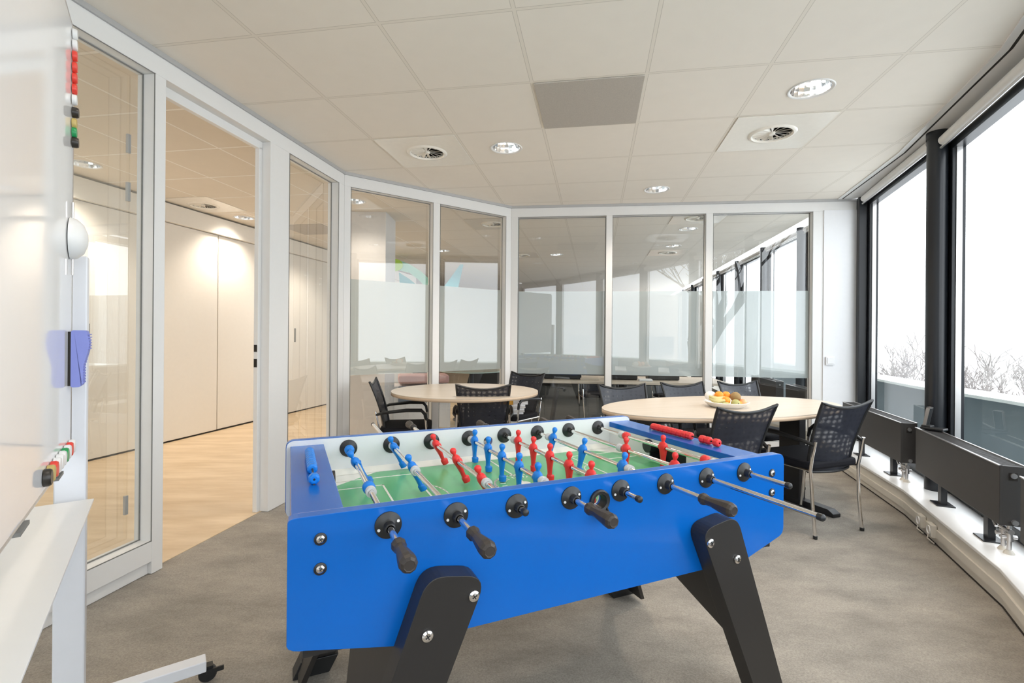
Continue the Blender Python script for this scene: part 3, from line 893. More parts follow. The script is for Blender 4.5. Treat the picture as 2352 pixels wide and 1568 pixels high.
# end boards
for x0, x1, lab in ((-.188, -.082, 0), (1.112, 1.215, 1)):
    b = MB(); b.box(((x0+x1)/2, .400, .765), (x1-x0, .743, .022)); b.build('end_top_board', M_blue, ft, bevel=.0015)
    xo = x0+.008 if lab == 0 else x1-.008
    b = MB(); b.box((xo, .400, .640), (.016, .743, .228)); b.build('end_board', M_blue, ft)
    xi = x1-.005 if lab == 0 else x0+.005
    b = MB()
    for ya, yb in ((.032, .30), (.50, .768)): b.box((xi, (ya+yb)/2, .713), (.010, yb-ya, .082))
    b.box((xi, .40, .748), (.010, .2, .012))
    b.build('goal_wall', M_lining, ft)
    b = MB(); sgn = -1 if lab == 0 else 1
    b.box((xi+sgn*.04, .40, .700), (.004, .20, .08)); b.box((xi+sgn*.02, .302, .705), (.045, .004, .085)); b.box((xi+sgn*.02, .498, .705), (.045, .004, .085))
    b.lathe([(.0, 0), (.026, 0), (.026, .045), (.0, .045)], Matrix.Translation((xi-.02 if sgn > 0 else xi-.025, .498, .725)) @ Matrix.Rotation(PI/2, 4, 'Y'), 20)
    b.build('goal_box', M_black, ft)
# cabinet bottom
b = MB(); b.box((.515, .4, .505), (1.36, .743, .016)); b.build('bottom_board', M_leg, ft)
# playfield
b = MB()
b.box((.517, .40, .668), (1.20, .74, .008))
b.mi = 1
z = .6722
g = rpoly([(-.08, .215), (-.08, .585), (.09, .722), (.955, .722), (1.115, .585), (1.115, .215), (.955, .078), (.09, .078)], 0)
b.prism(g, .0005, Matrix.Translation((0, 0, z)))
b.mi = 2
def fl_line(p, q, w=.006):
    p, q = Vector(p), Vector(q); d = (q-p); L = d.length
    b.box(((p.x+q.x)/2, (p.y+q.y)/2, z+.0008), (L+w, w, .0006), math.atan2(d.y, d.x))
for m in (0, 1):
    X = (lambda v: v) if m == 0 else (lambda v: 1.035-v)
    for p, q in (((-.08, .56), (.085, .56)), ((.085, .56), (.085, .24)), ((-.08, .24), (.085, .24)), ((-.06, .65), (.20, .65)), ((.20, .65), (.20, .15)), ((-.06, .15), (.20, .15))):
        fl_line((X(p[0]), p[1]), (X(q[0]), q[1]))
    arc = [(X(.20+.055*math.cos(t)), .40+.11*math.sin(t)) for t in [(-PI/2+PI*k/14) for k in range(15)]]
    for p, q in zip(arc, arc[1:]): fl_line(p, q, .005)
fl_line((.5175, .08), (.5175, .72))
ring = [(.5175+.10*math.cos(2*PI*k/40), .40+.10*math.sin(2*PI*k/40)) for k in range(41)]
for p, q in zip(ring, ring[1:]): fl_line(p, q, .007)
for k in range(36):
    t = 2*PI*k/36
    if k % 6 == 5: continue
    p = Vector((.5175+.066*math.cos(t), .40+.066*math.sin(t))); q = Vector((.5175+(.084 if k % 2 else .080)*math.cos(t), .40+(.084 if k % 2 else .080)*math.sin(t)))
    fl_line(p, q, .0035)
b.lathe([(0, 0), (.018, 0), (.018, .0006), (0, .0006)], Matrix.Translation((.5175, .40, z+.0008)), 20)
b.build('playfield', [M_line, M_green, M_line], ft)
# sloped rails along the long sides
for y0, y1 in ((.032, .074), (.768, .726)):
    b = MB(); b.quads([(-.078, y0, .672), (1.112, y0, .672), (1.112, y0, .684), (-.078, y0, .684), (-.078, y1, .6725), (1.112, y1, .6725)], [(0, 1, 2, 3), (3, 2, 5, 4), (0, 4, 5, 1), (0, 3, 4), (1, 5, 2)])
    b.build('side_ramp', M_line, ft)
# screws on the near face
def screw(x, y, zz, r, side, ringr=None, par=None):
    b = MB()
    Mx = Matrix.Translation((x, y, zz)) @ Matrix.Rotation(PI/2 if side < 0 else -PI/2, 4, 'X')
    if ringr:
        b.mi = 1; b.lathe([(ringr, 0), (ringr, .0025), (r, .004)], Mx, 24); b.mi = 0
    b.lathe([(r, .001), (r*.95, .004), (r*.6, .0062), (0, .007)], Mx, 20)
    b.mi = 1
    for a in (0, PI/2):
        b.box((0, 0, .0068), (r*.9, r*.18, .0016), M=Mx @ Matrix.Rotation(a+.5, 4, 'Z'))
    return b.build('screw', [M_chrome, M_black], par or ft)
for x, zz in ((-.134, .747), (-.134, .687), (1.171, .739), (1.171, .679)):
    screw(x, 0, zz, .0085, -1, .0125); screw(x, .80, zz, .0085, 1, .0125)
# legs
def leg(mx, my):
    """built for the near left corner and mirrored"""
    X = (lambda v: v) if mx == 0 else ((lambda v: 1.034-v) if my == 0 else (lambda v: 1.060-v))
    Y = (lambda v: v) if my == 0 else (lambda v: .742-v)
    lr = empty('leg', parent=ft)
    tp = rpoly([(-.160, .02), (-.057, .02), (.206, .632), (.072, .655)], [0, 0, .05, .042], 7)
    b = MB(); b.prism(tp, .0545, Matrix.Translation((0, -.055, 0)) @ XZ)
    # end plate along the outer edge
    xe = lambda z: -.160-.008+(z-.02)*.398
    pr = [(.49, .366), (.35, .366), (.205, .112), (.02, .090)]
    vs, f = [], []
    for zz, yy in pr:
        for dx in (0, .018):
            vs += [(xe(zz)+dx+.008, -.053, zz), (xe(zz)+dx+.008, yy, zz)]
    # per level: 0 outer front,1 outer back,2 inner front,3 inner back
    for k in range(3):
        a, c = 4*k, 4*k+4
        f += [(a, a+1, c+1, c), (a+2, a+3, c+3, c+2), (a+1, a+3, c+3, c+1), (a, a+2, c+2, c)]
    f += [(0, 1, 3, 2), (12, 13, 15, 14)]
    b.quads(vs, f)
    for v in b.bm.verts: v.co = (X(v.co.x), Y(v.co.y), v.co.z)
    b.build('leg_panel', M_leg, lr, bevel=.0012)
    b = MB()
    b.prism([(-.176, 0), (-.060, 0), (-.030, .055), (-.150, .055)], .068, Matrix.Translation((0, -.062, 0)) @ XZ)
    for v in b.bm.verts: v.co = (X(v.co.x), Y(v.co.y), v.co.z)
    b.build('foot_block', M_black, lr, bevel=.002)
    for x, zz in ((.174, .595), (.072, .533)):
        screw(X(x), Y(-.055), zz, .0125, -1 if my == 0 else 1, None, lr)
for mx in (0, 1):
    for my in (0, 1): leg(mx, my)

# ball entry cups
for y0, sd in ((0, -1), (.80, 1)):
    Mx = Matrix.Translation((.534, y0, .736)) @ Matrix.Rotation(PI/2*(-sd), 4, 'X')
    b = MB(); b.lathe([(.030, 0), (.0295, .006), (.026, .009), (.019, .007), (.018, -.02)], Mx, 32)
    zc = y0+sd*.001
    b.tube([(.534-.019, zc, .722), (.534-.017, zc+sd*.022, .705), (.534, zc+sd*.032, .699), (.534+.017, zc+sd*.022, .705), (.534+.019, zc, .722)], .0032, 8)
    b.quads([(.516, zc, .722), (.518, zc+sd*.022, .705), (.534, zc+sd*.032, .699), (.550, zc+sd*.022, .705), (.552, zc, .722), (.534, zc, .712)], [(0, 1, 2, 5), (5, 2, 3, 4)])
    b.build('ball_cup', M_black, ft, smooth=True)

def bearing(x, y, sd, rad=.0285, white=True):
    Mx = Matrix.Translation((x, y, HR)) @ Matrix.Rotation(PI/2*(-sd), 4, 'X')   # +z of lathe points along sd*y
    b = MB(); b.lathe([(rad, 0), (rad, .003), (rad-.002, .0045), (.016, .006), (.0118, .010), (.0108, .026), (.0085, .028), (.0085, 0)], Mx, 32)
    b.mi = 1
    if white:
        for a in (.35, .35+PI):
            b.lathe([(.0034, .0045), (.003, .0065), (0, .007)], Mx @ Matrix.Translation((.0215*math.cos(a), .0215*math.sin(a), 0)), 12)
    b.build('rod_bearing', [M_black, M_mwht], ft, smooth=True)

def figure_bm(twist=0):
    b = MB()
    secs = [(-.079, .003, .009, .006), (-.078, .0105, .0105, .003), (-.064, .0115, .0110, .003), (-.0605, .0105, .0105, .002), (-.058, .0062, .0090, 0), (-.042, .0065, .0105, 0), (-.022, .0085, .0135, 0), (-.008, .0110, .0150, 0),
            (.002, .0125, .0160, 0), (.011, .0115, .0160, 0), (.017, .0085, .0125, 0), (.0205, .0048, .0058, 0), (.0235, .0046, .0052, 0), (.027, .0066, .0064, .0006), (.033, .0092, .0080, .001), (.039, .0090, .0076, .0008), (.043, .0066, .0058, .0003), (.0455, .0025, .0022, 0)]
    n = 14
    rings = []
    for zz, rx, ry, xo in secs:
        rings.append([b.bm.verts.new((xo+rx*1.12*math.cos(2*PI*k/n), ry*1.12*math.sin(2*PI*k/n), zz)) for k in range(n)])
    for p, q in zip(rings, rings[1:]):
        for k in range(n): b.bm.faces.new((p[k], p[(k+1) % n], q[(k+1) % n], q[k]))
    b.bm.faces.new(rings[0][::-1]); b.bm.faces.new(rings[-1])
    # folded arms on the chest and rod sleeve
    b.tube([(.002, -.016, .010), (.010, -.015, -.004), (.0125, 0, -.002), (.010, .015, -.004), (.002, .016, .010)], .0035, 8)
    b.lathe([(.0100, -.0175), (.0100, .0175)], Matrix.Rotation(PI/2, 4, 'X'), 16)
    return b
rods = [  # near end, far end, colour, players, tilt, bumpers, near handle, far handle
    (-.205, .87, 'b', [.545], -.55, [.735, .275], 1, 0),
    (-.208, 1.20, 'b', [.709, .424], -.42, [], 1, 0),
    (-.045, 1.16, 'r', [.694, .454, .227], -.42, [], 0, 1),
    (-.180, .88, 'b', [.703, .564, .439, .306, .181], 0, [], 1, 0),
    (-.075, 1.06, 'r', [.634, .506, .384, .260, .137], 0, [], 0, 1),
    (-.232, .87, 'b', [.634, .419, .190], .22, [], 1, 0),
    (-.335, 1.02, 'r', [.370, .126], 0, [], 0, 1),
    (-.145, 1.03, 'r', [.350], 0, [.561, .146], 0, 1)]
pl_mesh = {}
for i, (n0, n1, col, pls, tilt, bump, hn, hf) in enumerate(rods):
    x = .15*i
    mt = M_pblue if col == 'b' else M_pred
    b = MB(); b.cyl((0, n0+(.04 if hn else 0), 0), (0, n1-(.04 if hf else 0), 0), .0072, seg=20)
    rod = b.build('rod', M_chrome, ft, smooth=True, loc=(x, 0, HR))
    rod.rotation_euler = (0, 0, 0)
    bearing(x, 0, -1); bearing(x, .768, -1, .030, False); bearing(x, .80, 1); bearing(x, .032, 1, .030, False)
    for y in pls:
        if col not in pl_mesh:
            p = figure_bm().build('player', mt, rod, smooth=True); pl_mesh[col] = p.data
        else:
            p = bpy.data.objects.new('player', pl_mesh[col]); C.objects.link(p); p.parent = rod
        p.location = (0, y, 0)
        p.rotation_euler = (0, tilt, 0)
    for y in bump:
        b = MB(); b.lathe([(.0075, -.014), (.0145, -.014), (.0165, -.010), (.0165, .004), (.0125, .010), (.0075, .012)], Matrix.Rotation(PI/2, 4, 'X'), 20); b.build('bumper', mt, rod, smooth=True, loc=(0, y, 0))
    lo, hi = min(pls+bump)-.020, max(pls+bump)+.020
    for y, sg in ((lo-.012, -1), (hi+.012, 1)):
        b = MB(); b.lathe([(.0075, -.011), (.0135, -.011), (.0140, -.007), (.0125, -.006), (.0140, -.004), (.0140, 0), (.0122, .001), (.0138, .003), (.0138, .006), (.0115, .011), (.0075, .011)], Matrix.Rotation(PI/2*sg, 4, 'X'), 20)
        b.build('buffer_spring', M_spring, rod, smooth=True, loc=(0, y, 0))
    def handle(y, sd):
        # tip of the handle at y, body towards the table
        b = MB()
        prof = [(.0075, 0), (.0125, .001), (.0150, .006), (.0150, .013), (.0118, .022), (.0112, .034), (.0145, .058), (.0172, .080), (.0176, .092), (.0150, .099), (.0105, .103), (.0095, .1022), (0, .1022)]
        Mx = Matrix.Translation((0, y-sd*.103, 0)) @ Matrix.Rotation(PI/2*(-sd), 4, 'X')
        b.lathe(prof, Mx, 9)
        o = b.build('handle', M_handle, rod, bevel=.0012)
        for p_ in o.data.polygons: p_.use_smooth = False
    def cap(y, sd):
        b = MB(); b.lathe([(.0080, -.006), (.0086, 0), (.0082, .006), (.005, .0095), (0, .0105)], Matrix.Translation((0, y, 0)) @ Matrix.Rotation(PI/2*(-sd), 4, 'X'), 20)
        b.build('end_cap', M_black, rod, smooth=True)
    handle(n0, -1) if hn else cap(n0, -1)
    handle(n1, 1) if hf else cap(n1, 1)

# score counters: a rod with sliding beads on each end board
def counter(x, ys, y0, y1, mt, name):
    y1 = min(ys)-.008
    e = empty('score_counter', (x, 0, .776), 0, parent=ft)
    e['label'] = name
    b = MB(); b.tube([(0, y0, .0), (0, y0, .0145), (0, y1, .0145), (0, y1, .0)], .0028, 8); b.build('counter_wire', M_black, e, smooth=True)
    for y in ys:
        b = MB(); b.lathe([(.003, -.0122), (.0100, -.0122), (.0142, -.0085), (.0142, .0085), (.0100, .0122), (.003, .0122)], Matrix.Rotation(PI/2, 4, 'X') @ Matrix.Rotation(PI/8, 4, 'Z'), 8)
        b.build('counter_bead', mt, e, loc=(0, y, .0145), bevel=.0015)
counter(-.134, [.60-.0255*k for k in range(9)]+[.292], .625, .20, M_pblue, 'blue beads')
counter(1.118+.048, [.535-.0245*k for k in range(9)]+[.275, .250, .212], .56, .18, M_pred, 'red beads')

# ------------------------------------------------------------------ tables
def oval(a, c, n=72): return [(a*math.cos(2*PI*k/n), c*math.sin(2*PI*k/n)) for k in range(n)]
def tabletop(a, c, z, par):
    b = MB(); b.prism(oval(a, c), .004, Matrix.Translation((0, 0, z-.004)))
    o = b.build('tabletop', M_top, par)
    b = MB(); b.prism(oval(a, c), .022, Matrix.Translation((0, 0, z-.0265))); e = b.build('edge_band', M_edge, o)
    for p in e.data.polygons: p.use_smooth = len(p.vertices) == 4
t1 = empty('oval_table', (1.425, 3.31, 0), .332, 'long oval meeting table with pale wood top and black T legs', 'table')
tabletop(.886, .479, .70, t1)
for sx in (-.60, .60):
    b = MB(); b.box((sx, 0, .36), (.06, .17, .66), bev=.006)
    b.lathe([(0, 0), (.018, 0)], Matrix.Translation((sx+.031, 0, .30)) @ Matrix.Rotation(PI/2, 4, 'Y'))
    q = empty('leg', parent=t1)
    b.build('upright', M_blackc, q)
    b = MB(); b.prism(rpoly([(-.34, 0), (.34, 0), (.34, .022), (.30, .042), (-.30, .042), (-.34, .022)], .004), .065, Matrix.Translation((sx+.0325, 0, 0)) @ Matrix.Rotation(PI/2, 4, 'Z') @ XZ); b.build('floor_foot', M_blackc, q, bevel=.003)
    b = MB(); b.box((sx, 0, .668), (.06, .60, .018)); b.build('top_bracket', M_blackc, q)
b = MB(); b.box((0, 0, .630), (1.15, .05, .05)); b.build('cross_rail', M_blackc, t1)
t2 = empty('round_table', (-.382, 4.09, 0), 0, 'small round meeting table with pale wood top near the corner glass', 'table')
tabletop(.600, .575, .70, t2)
b = MB(); b.cyl((0, 0, .03), (0, 0, .67), .038, seg=24); b.build('pedestal', M_chrome, t2, smooth=True)
for k in range(4):
    t = PI/4+k*PI/2
    b = MB(); b.tube([(0, 0, .05), (.15*math.cos(t), .15*math.sin(t), .045), (.33*math.cos(t), .33*math.sin(t), .02)], [.022, .02, .012], 10); b.build('foot', M_chrome, t2, smooth=True)

# ------------------------------------------------------------------ chairs (front is local +y)
def make_chair():
    r = empty('armchair')
    b = MB()
    b.prism(rpoly([(-.205, -.19), (.205, -.19), (.215, .21), (-.215, .21)], .06, 6), .046, Matrix.Translation((0, 0, .385)))
    b.build('seat', M_seat, r, bevel=.014)
    def P(u, v):
        w = .168+.034*v**1.3
        fl = .030*abs(u)**2.2*v**2
        return Vector((u*w, -.182-.085*v**1.5+.040*u*u*(1-.4*v)-.020*abs(u)**3*v**3, .365+.395*v+fl-.006*(1-u*u)*v))
    b = MB(); nu, nv = 14, 14
    g = [[b.bm.verts.new(P(-1+2*i/nu, j/nv)) for i in range(nu+1)] for j in range(nv+1)]
    for j in range(nv):
        for i in range(nu): b.bm.faces.new((g[j][i], g[j][i+1], g[j+1][i+1], g[j+1][i]))
    br = b.build('backrest', M_mesh, r, smooth=True)
    b = MB()
    pts = [P(-1, j/12) for j in range(12)]+[P(-1+2*i/16, 1) for i in range(17)]+[P(1, j/12) for j in range(11, -1, -1)]
    b.tube(pts, .0085, 8)
    b.tube([P(-1+2*i/10, 0) for i in range(11)], .0085, 8)
    b.build('back_frame', M_black, br, smooth=True)
    for sx in (-1, 1):
        b = MB(); b.tube([(sx*.192, -.215, .0), (sx*.190, -.195, .20), (sx*.196, -.185, .385), (sx*.200, -.20, .47), (sx*.196, -.218, .56)], .0095, 10)
        b.build('rear_leg', M_chrome, r, smooth=True)
        b = MB(); b.tube([(sx*.200, .205, .0), (sx*.206, .185, .25), (sx*.218, .165, .48), (sx*.219, .155, .555)], .0095, 10)
        b.build('front_leg', M_chrome, r, smooth=True)
        b = MB(); b.tube([(sx*.196, -.215, .535), (sx*.222, -.15, .556), (sx*.226, .02, .572), (sx*.224, .13, .570), (sx*.219, .158, .540), (sx*.217, .166, .49)], [.010, .012, .014, .014, .013, .011], 8)
        b.build('armrest', M_black, r, smooth=True)
        b = MB(); b.tube([(sx*.196, -.18, .383), (sx*.206, .175, .383)], .008, 8); b.build('seat_rail', M_chrome, r, smooth=True)
        for y in (-.215, .205):
            b = MB(); b.cyl((sx*(.192 if y < 0 else .200), y, 0), (sx*(.192 if y < 0 else .200), y, .018), .012, seg=12); b.build('glide', M_black, r)
    return r
ch0 = make_chair()
chairs = [  # x, y, rz, label
    (1.863, 3.114, .345, 'black mesh armchair with chrome legs at the oval table, nearest the radiators'),
    (1.176, 2.887, .345, 'black mesh armchair behind the blue table\'s right end, its back turned to the viewer'),
    (.93, 3.56, .31+PI, 'leftmost of the three black chairs on the far side of the oval table'),
    (1.465, 3.755, .33+PI, 'middle one of the three black chairs on the far side of the oval table'),
    (1.98, 3.90, .33+PI, 'rightmost of the three black chairs beyond the oval table, behind the fruit bowl'),
    (-.86, 4.03, -1.42, 'black armchair at the left of the round table, seen from the side'),
    (-.225, 3.93, .06, 'black chair in front of the round table, its back turned to the viewer'),
    (-.005, 4.69, 2.47, 'black chair at the far right of the round table, facing the viewer')]
for i, (x, y, rz, lb) in enumerate(chairs):
    o = ch0 if i == 0 else copy_tree(ch0)
    o.location = (x, y, 0); o.rotation_euler = (0, 0, rz)
    tag(o, lb, 'chair', 'black mesh armchairs around the two tables')

# stack on the far chair
cx, cy = -.02, 4.64
r = empty('magazine_stack', (cx, cy, .432), .3)
C.objects.unlink(r); bpy.data.objects.remove(r)
for k in range(5):
    b = MB(); b.box((0, 0, .009), (.20, .27, .016), bev=.002)
    tag(b.build('magazine', [M_wall, M_colm][k % 2], loc=(cx+.006*(k % 2), cy, .4325+k*.0175), rz=.25+.05*k), ['lowest grey-white magazine of the stack on the chair seat', 'second magazine from below in the stack on the chair seat', 'middle magazine of the stack on the chair seat', 'fourth magazine of the stack on the chair seat', 'topmost magazine of the stack, right under the orange box'][k], 'magazine', 'magazines stacked on the chair')
r = empty('cardboard_box', (cx+.03, cy-.01, .5205), .25, 'flat orange box with a white end lying on the stacked magazines', 'box')
b = MB(); b.box((0, 0, .022), (.24, .20, .044), bev=.002); b.build('box_body', mat('orange card', (.80, .42, .05, 1), .5), r)
b = MB(); b.box((.05, -.101, .022), (.14, .004, .046)); b.build('white_label', M_wall, r)

# ------------------------------------------------------------------ fruit bowl
bx, by, bz = 1.405, 3.235, .700
bo = MB(); bo.lathe([(0, .002), (.085, .002), (.090, .0), (.115, .012), (.137, .034), (.140, .036), (.136, .038), (.112, .017), (.085, .008), (0, .008)], seg=48)
tag(bo.build('fruit_bowl', M_bowl, loc=(bx, by, bz), smooth=True), 'shallow white bowl of fruit on the oval table', 'bowl')
def fruit(name, x, y, zz, r, m, lb, cat, sq=(1, 1, 1), rot=0, stem=False, grp=None):
    e = MB(); e.sph((0, 0, 0), r, *sq, u=20, v=14)
    o = e.build(name, m, loc=(bx+x, by+y, bz+zz), smooth=True, rz=rot)
    tag(o, lb, cat, grp)
    if stem:
        e = MB(); e.cyl((0, -r*.97*sq[1], 0), (0, -r*1.04*sq[1], 0), .004, seg=8); e.build('stem_end', M_twigd, o)
    return o
fruit('mandarin', -.047, .0, .075, .029, M_orange, 'upper left mandarin of the three in the bowl', 'fruit', (1, 1, .95), grp='mandarins in the bowl')
fruit('mandarin', -.022, -.045, .048, .028, M_orange, 'front mandarin in the bowl, lying between the pears', 'fruit', (1, 1, .95), grp='mandarins in the bowl')
fruit('mandarin', .010, .025, .072, .028, M_orange, 'mandarin in the middle, touching the big brown fruit', 'fruit', (1, 1, .95), grp='mandarins in the bowl')
fruit('kiwi', .056, -.01, .067, .033, M_kiwi, 'big brown kiwi-like fruit on top of the pile, right of the mandarins', 'fruit', (1, 1, .98))
fruit('pear', .030, -.070, .034, .026, M_pear, 'green pear with a dark eye at the front of the bowl', 'fruit', (1.15, 1, .95), .3, True, 'green pears in the bowl')
fruit('pear', -.040, -.085, .028, .020, M_pear, 'flat green pear lying at the front left rim of the bowl', 'fruit', (1.5, .8, .8), .2, False, 'green pears in the bowl')
fruit('apple', .090, -.035, .034, .026, M_apple, 'red and yellow apple at the right rim of the bowl', 'fruit', (1, 1, .92))
fruit('mandarin', .060, -.055, .030, .020, M_orange, 'small mandarin low between the front pear and the apple', 'fruit', (1, 1, .9), grp='mandarins in the bowl')
fruit('garlic_bulb', -.085, .045, .066, .034, M_bowl, 'pale cream round fruit at the back left of the bowl', 'fruit', (1.1, 1, .95))
for k, (lb, zz, yy) in enumerate((('upper banana at the left rim of the bowl', .064, -.035), ('lower banana lying at the left rim of the bowl', .050, -.050))):
    e = MB(); e.tube([(-.055, 0, .012), (-.035, -.004, .0), (0, -.008, -.006), (.035, -.006, -.002), (.055, 0, .006)], [.005, .0125, .0145, .012, .004], 8)
    tag(e.build('banana', M_banana, loc=(bx-.075, by+yy, bz+zz), smooth=True, rz=.15-.3*k), lb, 'fruit', 'bananas in the bowl')

# ------------------------------------------------------------------ whiteboard on its stand
bd = Vector((.5795, -.8150))            # along the board, toward the camera
bp0 = Vector((-1.247, 1.400))
ba = math.atan2(bd.y, bd.x)             # local +x toward camera, local +y = toward the room
wbd = empty('whiteboard', (bp0.x, bp0.y, 0), ba, 'large mobile whiteboard standing at the left edge of the picture', 'whiteboard')
zb0, zb1, LW = .81, 2.01, 1.55
fr = rpoly([(0, zb0), (LW, zb0), (LW, zb1), (0, zb1)], .045, 6)
b = MB(); b.prism(fr, .018, Matrix.Translation((0, -.018, 0)) @ XZ); b.build('writing_surface', M_board, wbd)
b = MB()
loop = [Vector((x, -.008, z)) for x, z in fr]; loop.append(loop[0])
b.tube(loop, .0095, 8); b.build('edge_frame', M_alu, wbd, smooth=True)
for xx in (.22, .62):
    b = MB(); b.box((xx, .001, zb0-.008), (.075, .012, .007)); b.build('frame_clip', M_grey, wbd)
# stand
for sx, nm in ((-.055, 'far'), (LW+.04, 'near')):
    st = empty('stand_leg', (sx, -.005, 0), 0, parent=wbd)
    b = MB(); b.box((0, 0, .722), (.045, .071, 1.316), bev=.004); b.build('post', M_postw, st)
    b = MB(); b.box((.0, .01, .066), (.050, .66, .036), bev=.003); b.build('base_foot', M_postw, st)
    for yy in (-.32, .345):
        cs = MB(); cs.lathe([(0, -.010), (.024, -.010), (.027, -.006), (.027, .006), (.024, .010), (0, .010)], Matrix.Translation((0, yy, .030)) @ Matrix.Rotation(PI/2, 4, 'Y'), 20)
        cs.box((0, yy, .048), (.028, .03, .02)); cs.box((.018, yy+.02, .043), (.006, .05, .014))
        cs.build('castor', M_black, st)
# ledge
b = MB()
b.prism(rpoly([(-.035, .05), (LW*.8, .05), (LW*.8, -.11), (-.035, -.11)], 0), .006, Matrix.Translation((.02, .0, .668)))
b.box((LW*.4, -.11, .70), (LW*.84, .005, .07))
b.build('pen_tray', M_sill, wbd, bevel=.001)
# things held on the board
MM = {'w': M_mwht, 'r': M_mred, 'k': M_mblk, 'y': M_myel, 'g': M_mgreen}
NM = {'w': 'white', 'r': 'red', 'k': 'black', 'y': 'ochre', 'g': 'green'}
def l2w(x, y, z): 
    return (bp0.x+bd.x*x-bd.y*y, bp0.y+bd.y*x+bd.x*y, z)
def magnet(x, z, c, r, th, lb):
    b = MB(); b.lathe([(0, 0), (r, 0), (r, th*.7), (r*.85, th), (0, th)], Matrix.Rotation(-PI/2, 4, 'X'), 24)
    o = b.build('magnet', MM[c], smooth=True, loc=l2w(x, .0015, z), rz=ba)
    tag(o, lb, 'magnet', 'round magnets on the whiteboard')
ords = ['topmost', 'second from the top', 'third from the top', 'fourth from the top', 'fifth from the top', 'sixth from the top', 'seventh from the top', 'eighth from the top', 'ninth from the top', 'tenth from the top', 'lowest']
zs = [1.985, 1.955, 1.924, 1.893, 1.863, 1.833, 1.803, 1.768, 1.737, 1.712, 1.685]
for k, (c, zz) in enumerate(zip('wwrrrrwkygk', zs)):
    magnet(.035, zz, c, .0145, .010 if c != 'k' else .014, '%s round magnet, %s, in the column at the board\'s far edge' % (NM[c], ords[k]))
ordb = ['farthest', 'second farthest', 'third farthest', 'fourth farthest', 'fifth', 'sixth', 'fourth nearest', 'third nearest', 'second nearest', 'nearest']
for k, c in enumerate('wrwgwwwryk'):
    magnet(.045+.040*k, zb0+.032, c, .019, .013, '%s round magnet, %s to the viewer in the row along the board\'s bottom edge' % (NM[c], ordb[k]))
# eraser
e = empty('board_eraser', l2w(.045, .0, 1.085), ba, 'lilac blue ribbed whiteboard eraser stuck to the board', 'eraser')
prof = rpoly([(0, -.078), (.020, -.078), (.026, -.070), (.026, -.02), (.036, .02), (.038, .045), (.033, .078), (0, .078)], .006)
b = MB(); b.prism([(y, z) for y, z in prof], .05, Matrix(((0, 0, 1, -.025), (1, 0, 0, .006), (0, 1, 0, 0), (0, 0, 0, 1))))
b.build('grip', M_eras, e, bevel=.002)
b = MB(); b.box((0, .003, 0), (.05, .006, .148)); b.build('felt_pad', M_dark, e)
b = MB()
for k in range(18): b.box((0, .028+(.012 if k > 11 else (.0015*max(0, k-6))), -.066+k*.0078), (.046, .012, .003))
b.build('ribs', M_eras, e)
# suction hook disc
e = empty('magnetic_hook', l2w(.05, .002, 1.415), ba, 'round white magnetic disc with a thin rod on the board above the eraser', 'hook')
b = MB(); b.lathe([(0, .038), (.018, .036), (.040, .028), (.054, .014), (.058, .0), (0, 0)], Matrix.Rotation(-PI/2, 4, 'X'), 32); b.build('disc', M_mwht, e, smooth=True)
b = MB(); b.cyl((0, .004, .10), (0, .004, -.10), .003, seg=8); b.build('thin_rod', M_alu, e)

# ------------------------------------------------------------------ next office
dk = empty('long_desk', (.25, 5.36, 0), -.105, 'long desk with a pale wood top right behind the glass back wall', 'desk')
b = MB(); b.box((1.03, .40, .655), (2.06, .80, .026)); b.build('desk_top', M_top, dk, bevel=.002)
for x in (.25, 1.8):
    for y0, y1 in ((.1, .02), (.7, .78)):
        b = MB(); b.tube([(x, y0, .64), (x-.10, y1, 0)], .028, 6); b.build('leg', M_blackc, dk)
b = MB(); b.box((1.03, .40, .62), (1.9, .06, .04)); b.build('beam', M_blackc, dk)
def desk_item(name, x, y, z, d, m, lb, cat, grp=None, rz=-.105):
    ca, sa = math.cos(-.105), math.sin(-.105)
    b = MB(); b.box((0, 0, d[2]/2), d, bev=min(d)*.15)
    return tag(b.build(name, m, loc=(.25+ca*x-sa*y, 5.36+sa*x+ca*y, z), rz=rz), lb, cat, grp)
DT = .669
desk_item('storage_box', .30, .30, DT, (.42, .20, .085), M_black, 'black box on the left part of the long desk behind the glass', 'box')
desk_item('storage_box', .98, .35, DT, (.30, .20, .085), M_leg, 'black box right of the mullion on the long desk', 'box')
desk_item('storage_box', 1.42, .38, DT, (.34, .2, .08), M_rad, 'dark grey box at the right end of the long desk', 'box')
desk_item('paper_stack', .60, .22, DT, (.21, .16, .022), M_top, 'low stack of cream papers on the long desk behind the glass', 'papers')
desk_item('paper_stack', 1.20, .18, DT, (.14, .12, .02), M_wall, 'small white paper stack on the right half of the long desk', 'papers')
def office_chair(x, y, rz, lb):
    o = copy_tree(ch0); o.location = (x, y, 0); o.rotation_euler = (0, 0, rz)
    tag(o, lb, 'chair', 'dark chairs in the next office')
office_chair(.10, 6.25, 2.9, 'dark chair in the next office behind the left back pane')
office_chair(1.10, 6.35, 3.2, 'dark chair beyond the long desk, behind the middle back pane')
office_chair(2.05, 6.2, 3.4, 'dark chair beyond the long desk, behind the right back pane')
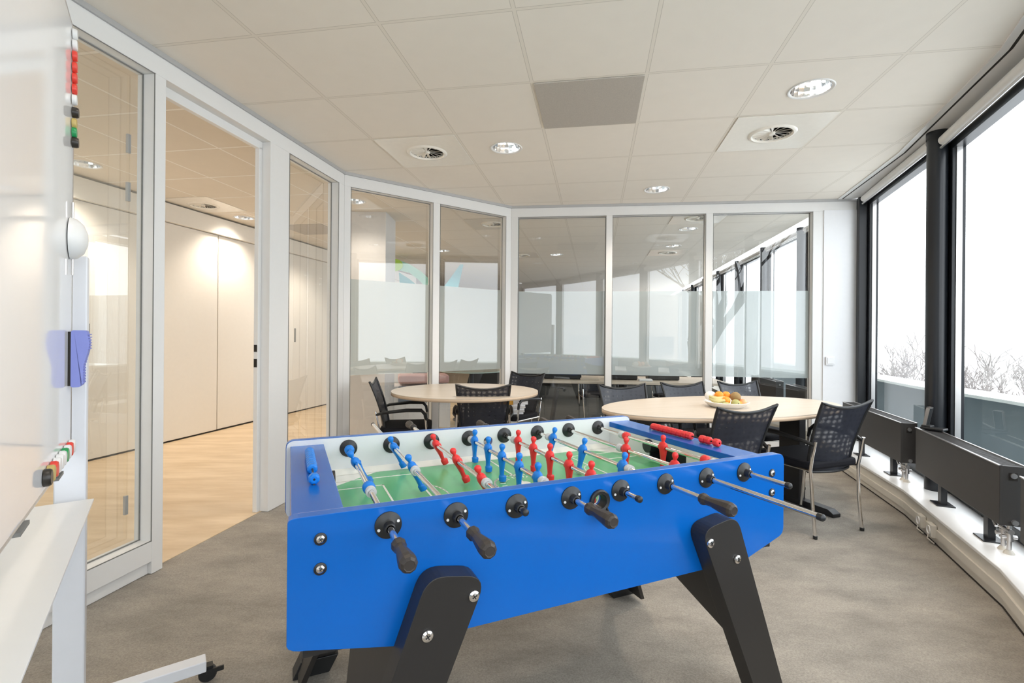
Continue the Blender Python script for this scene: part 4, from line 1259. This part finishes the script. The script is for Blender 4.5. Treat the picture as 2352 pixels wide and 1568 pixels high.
# farther desks
def far_desk(x, y, rz, lb):
    r = empty('office_desk', (x, y, 0), rz, lb, 'desk', 'desks farther back in the next office')
    b = MB(); b.box((0, 0, .69), (1.6, .8, .026)); b.build('desk_top', M_top, r)
    for sx in (-.7, .7):
        b = MB(); b.box((sx, 0, .34), (.05, .6, .68)); b.build('leg', M_blackc, r)
    b = MB(); b.box((0, .1, .98), (.55, .03, .34)); b.box((0, .12, .76), (.05, .05, .12)); b.box((0, .1, .71), (.22, .16, .012)); b.build('monitor', M_black, r)
far_desk(.6, 9.2, 0, 'farther desk with a monitor in the next office, left one')
far_desk(2.7, 9.0, 0, 'farther desk with a monitor in the next office, right one')
far_desk(1.6, 11.6, 0, 'farthest desk with a monitor in the next office')
# seating bench, and an added round table standing in for a glass reflection
r = empty('low_bench', (-1.18, 6.30, 0), .25, 'low white bench with a red and blue-grey cushion behind the corner glass', 'bench')
b = MB(); b.box((0, 0, .26), (.75, .42, .52), bev=.004); b.build('bench_body', M_wall, r)
b = MB(); b.box((.05, -.02, .60), (.62, .36, .10), bev=.02); b.build('cushion', mat('red grey fabric', (.55, .34, .32, 1), .8), r)
b = MB(); b.box((.05, -.215, .42), (.62, .02, .20), bev=.004); b.build('front_panel', mat('blue grey fabric', (.20, .24, .30, 1), .8), r)
r = empty('reflection_table', (-.55, 6.75, 0), 0, 'added round pale green table in place of a reflection in the right corner pane', 'table')
b = MB(); b.lathe([(0, 0), (.42, 0), (.42, .014), (0, .014)], Matrix.Translation((0, 0, .66)), 48); b.build('tabletop', mat('green glass', (.50, .62, .56, 1), .1), r)
b = MB(); b.cyl((0, 0, .02), (0, 0, .66), .03); b.lathe([(0, 0), (.25, 0), (.24, .02), (0, .03)], seg=32); b.build('pedestal', M_blackc, r)
# bar-like wall graphic hanging in the hall: green leaf and teal swooshes
r = empty('wall_graphic', (-1.35, 8.6, 1.96), 0, 'hanging cut-out decoration, lime oval with teal swooshes, seen through the corner glass', 'decoration')
def flat(pts, m, nm, yo=0):
    b = MB(); b.prism(pts, .02, Matrix.Translation((0, yo, 0)) @ XZ); b.build(nm, m, r)
flat([(.16*math.cos(t)-.72, .11*math.sin(t)+.40) for t in [2*PI*k/28 for k in range(28)]], mat('lime', (.35, .62, .02, 1), .5), 'lime_oval')
flat([(-.66, .50), (-.45, .42), (-.25, .30), (-.10, .16), (.02, .02), (-.14, .0), (-.28, .14), (-.45, .27), (-.62, .31)], mat('mint', (.30, .62, .52, 1), .5), 'mint_swoosh', .03)
flat([(-.64, .28), (-.62, .02), (-.28, .02), (-.45, .16)], mat('teal', (.12, .42, .52, 1), .5), 'teal_swoosh', .06)
flat([(.13, .0), (.40, .0), (.49, .42), (.44, .43), (.28, .20)], bpy.data.materials['teal'], 'teal_fin', .03)
b = MB(); b.tube([(-.7, .03, .4), (-.7, .03, .55)], .003, 6); b.tube([(.45, .03, .4), (.45, .03, .55)], .003, 6); b.build('hanging_wire', M_alu, r)
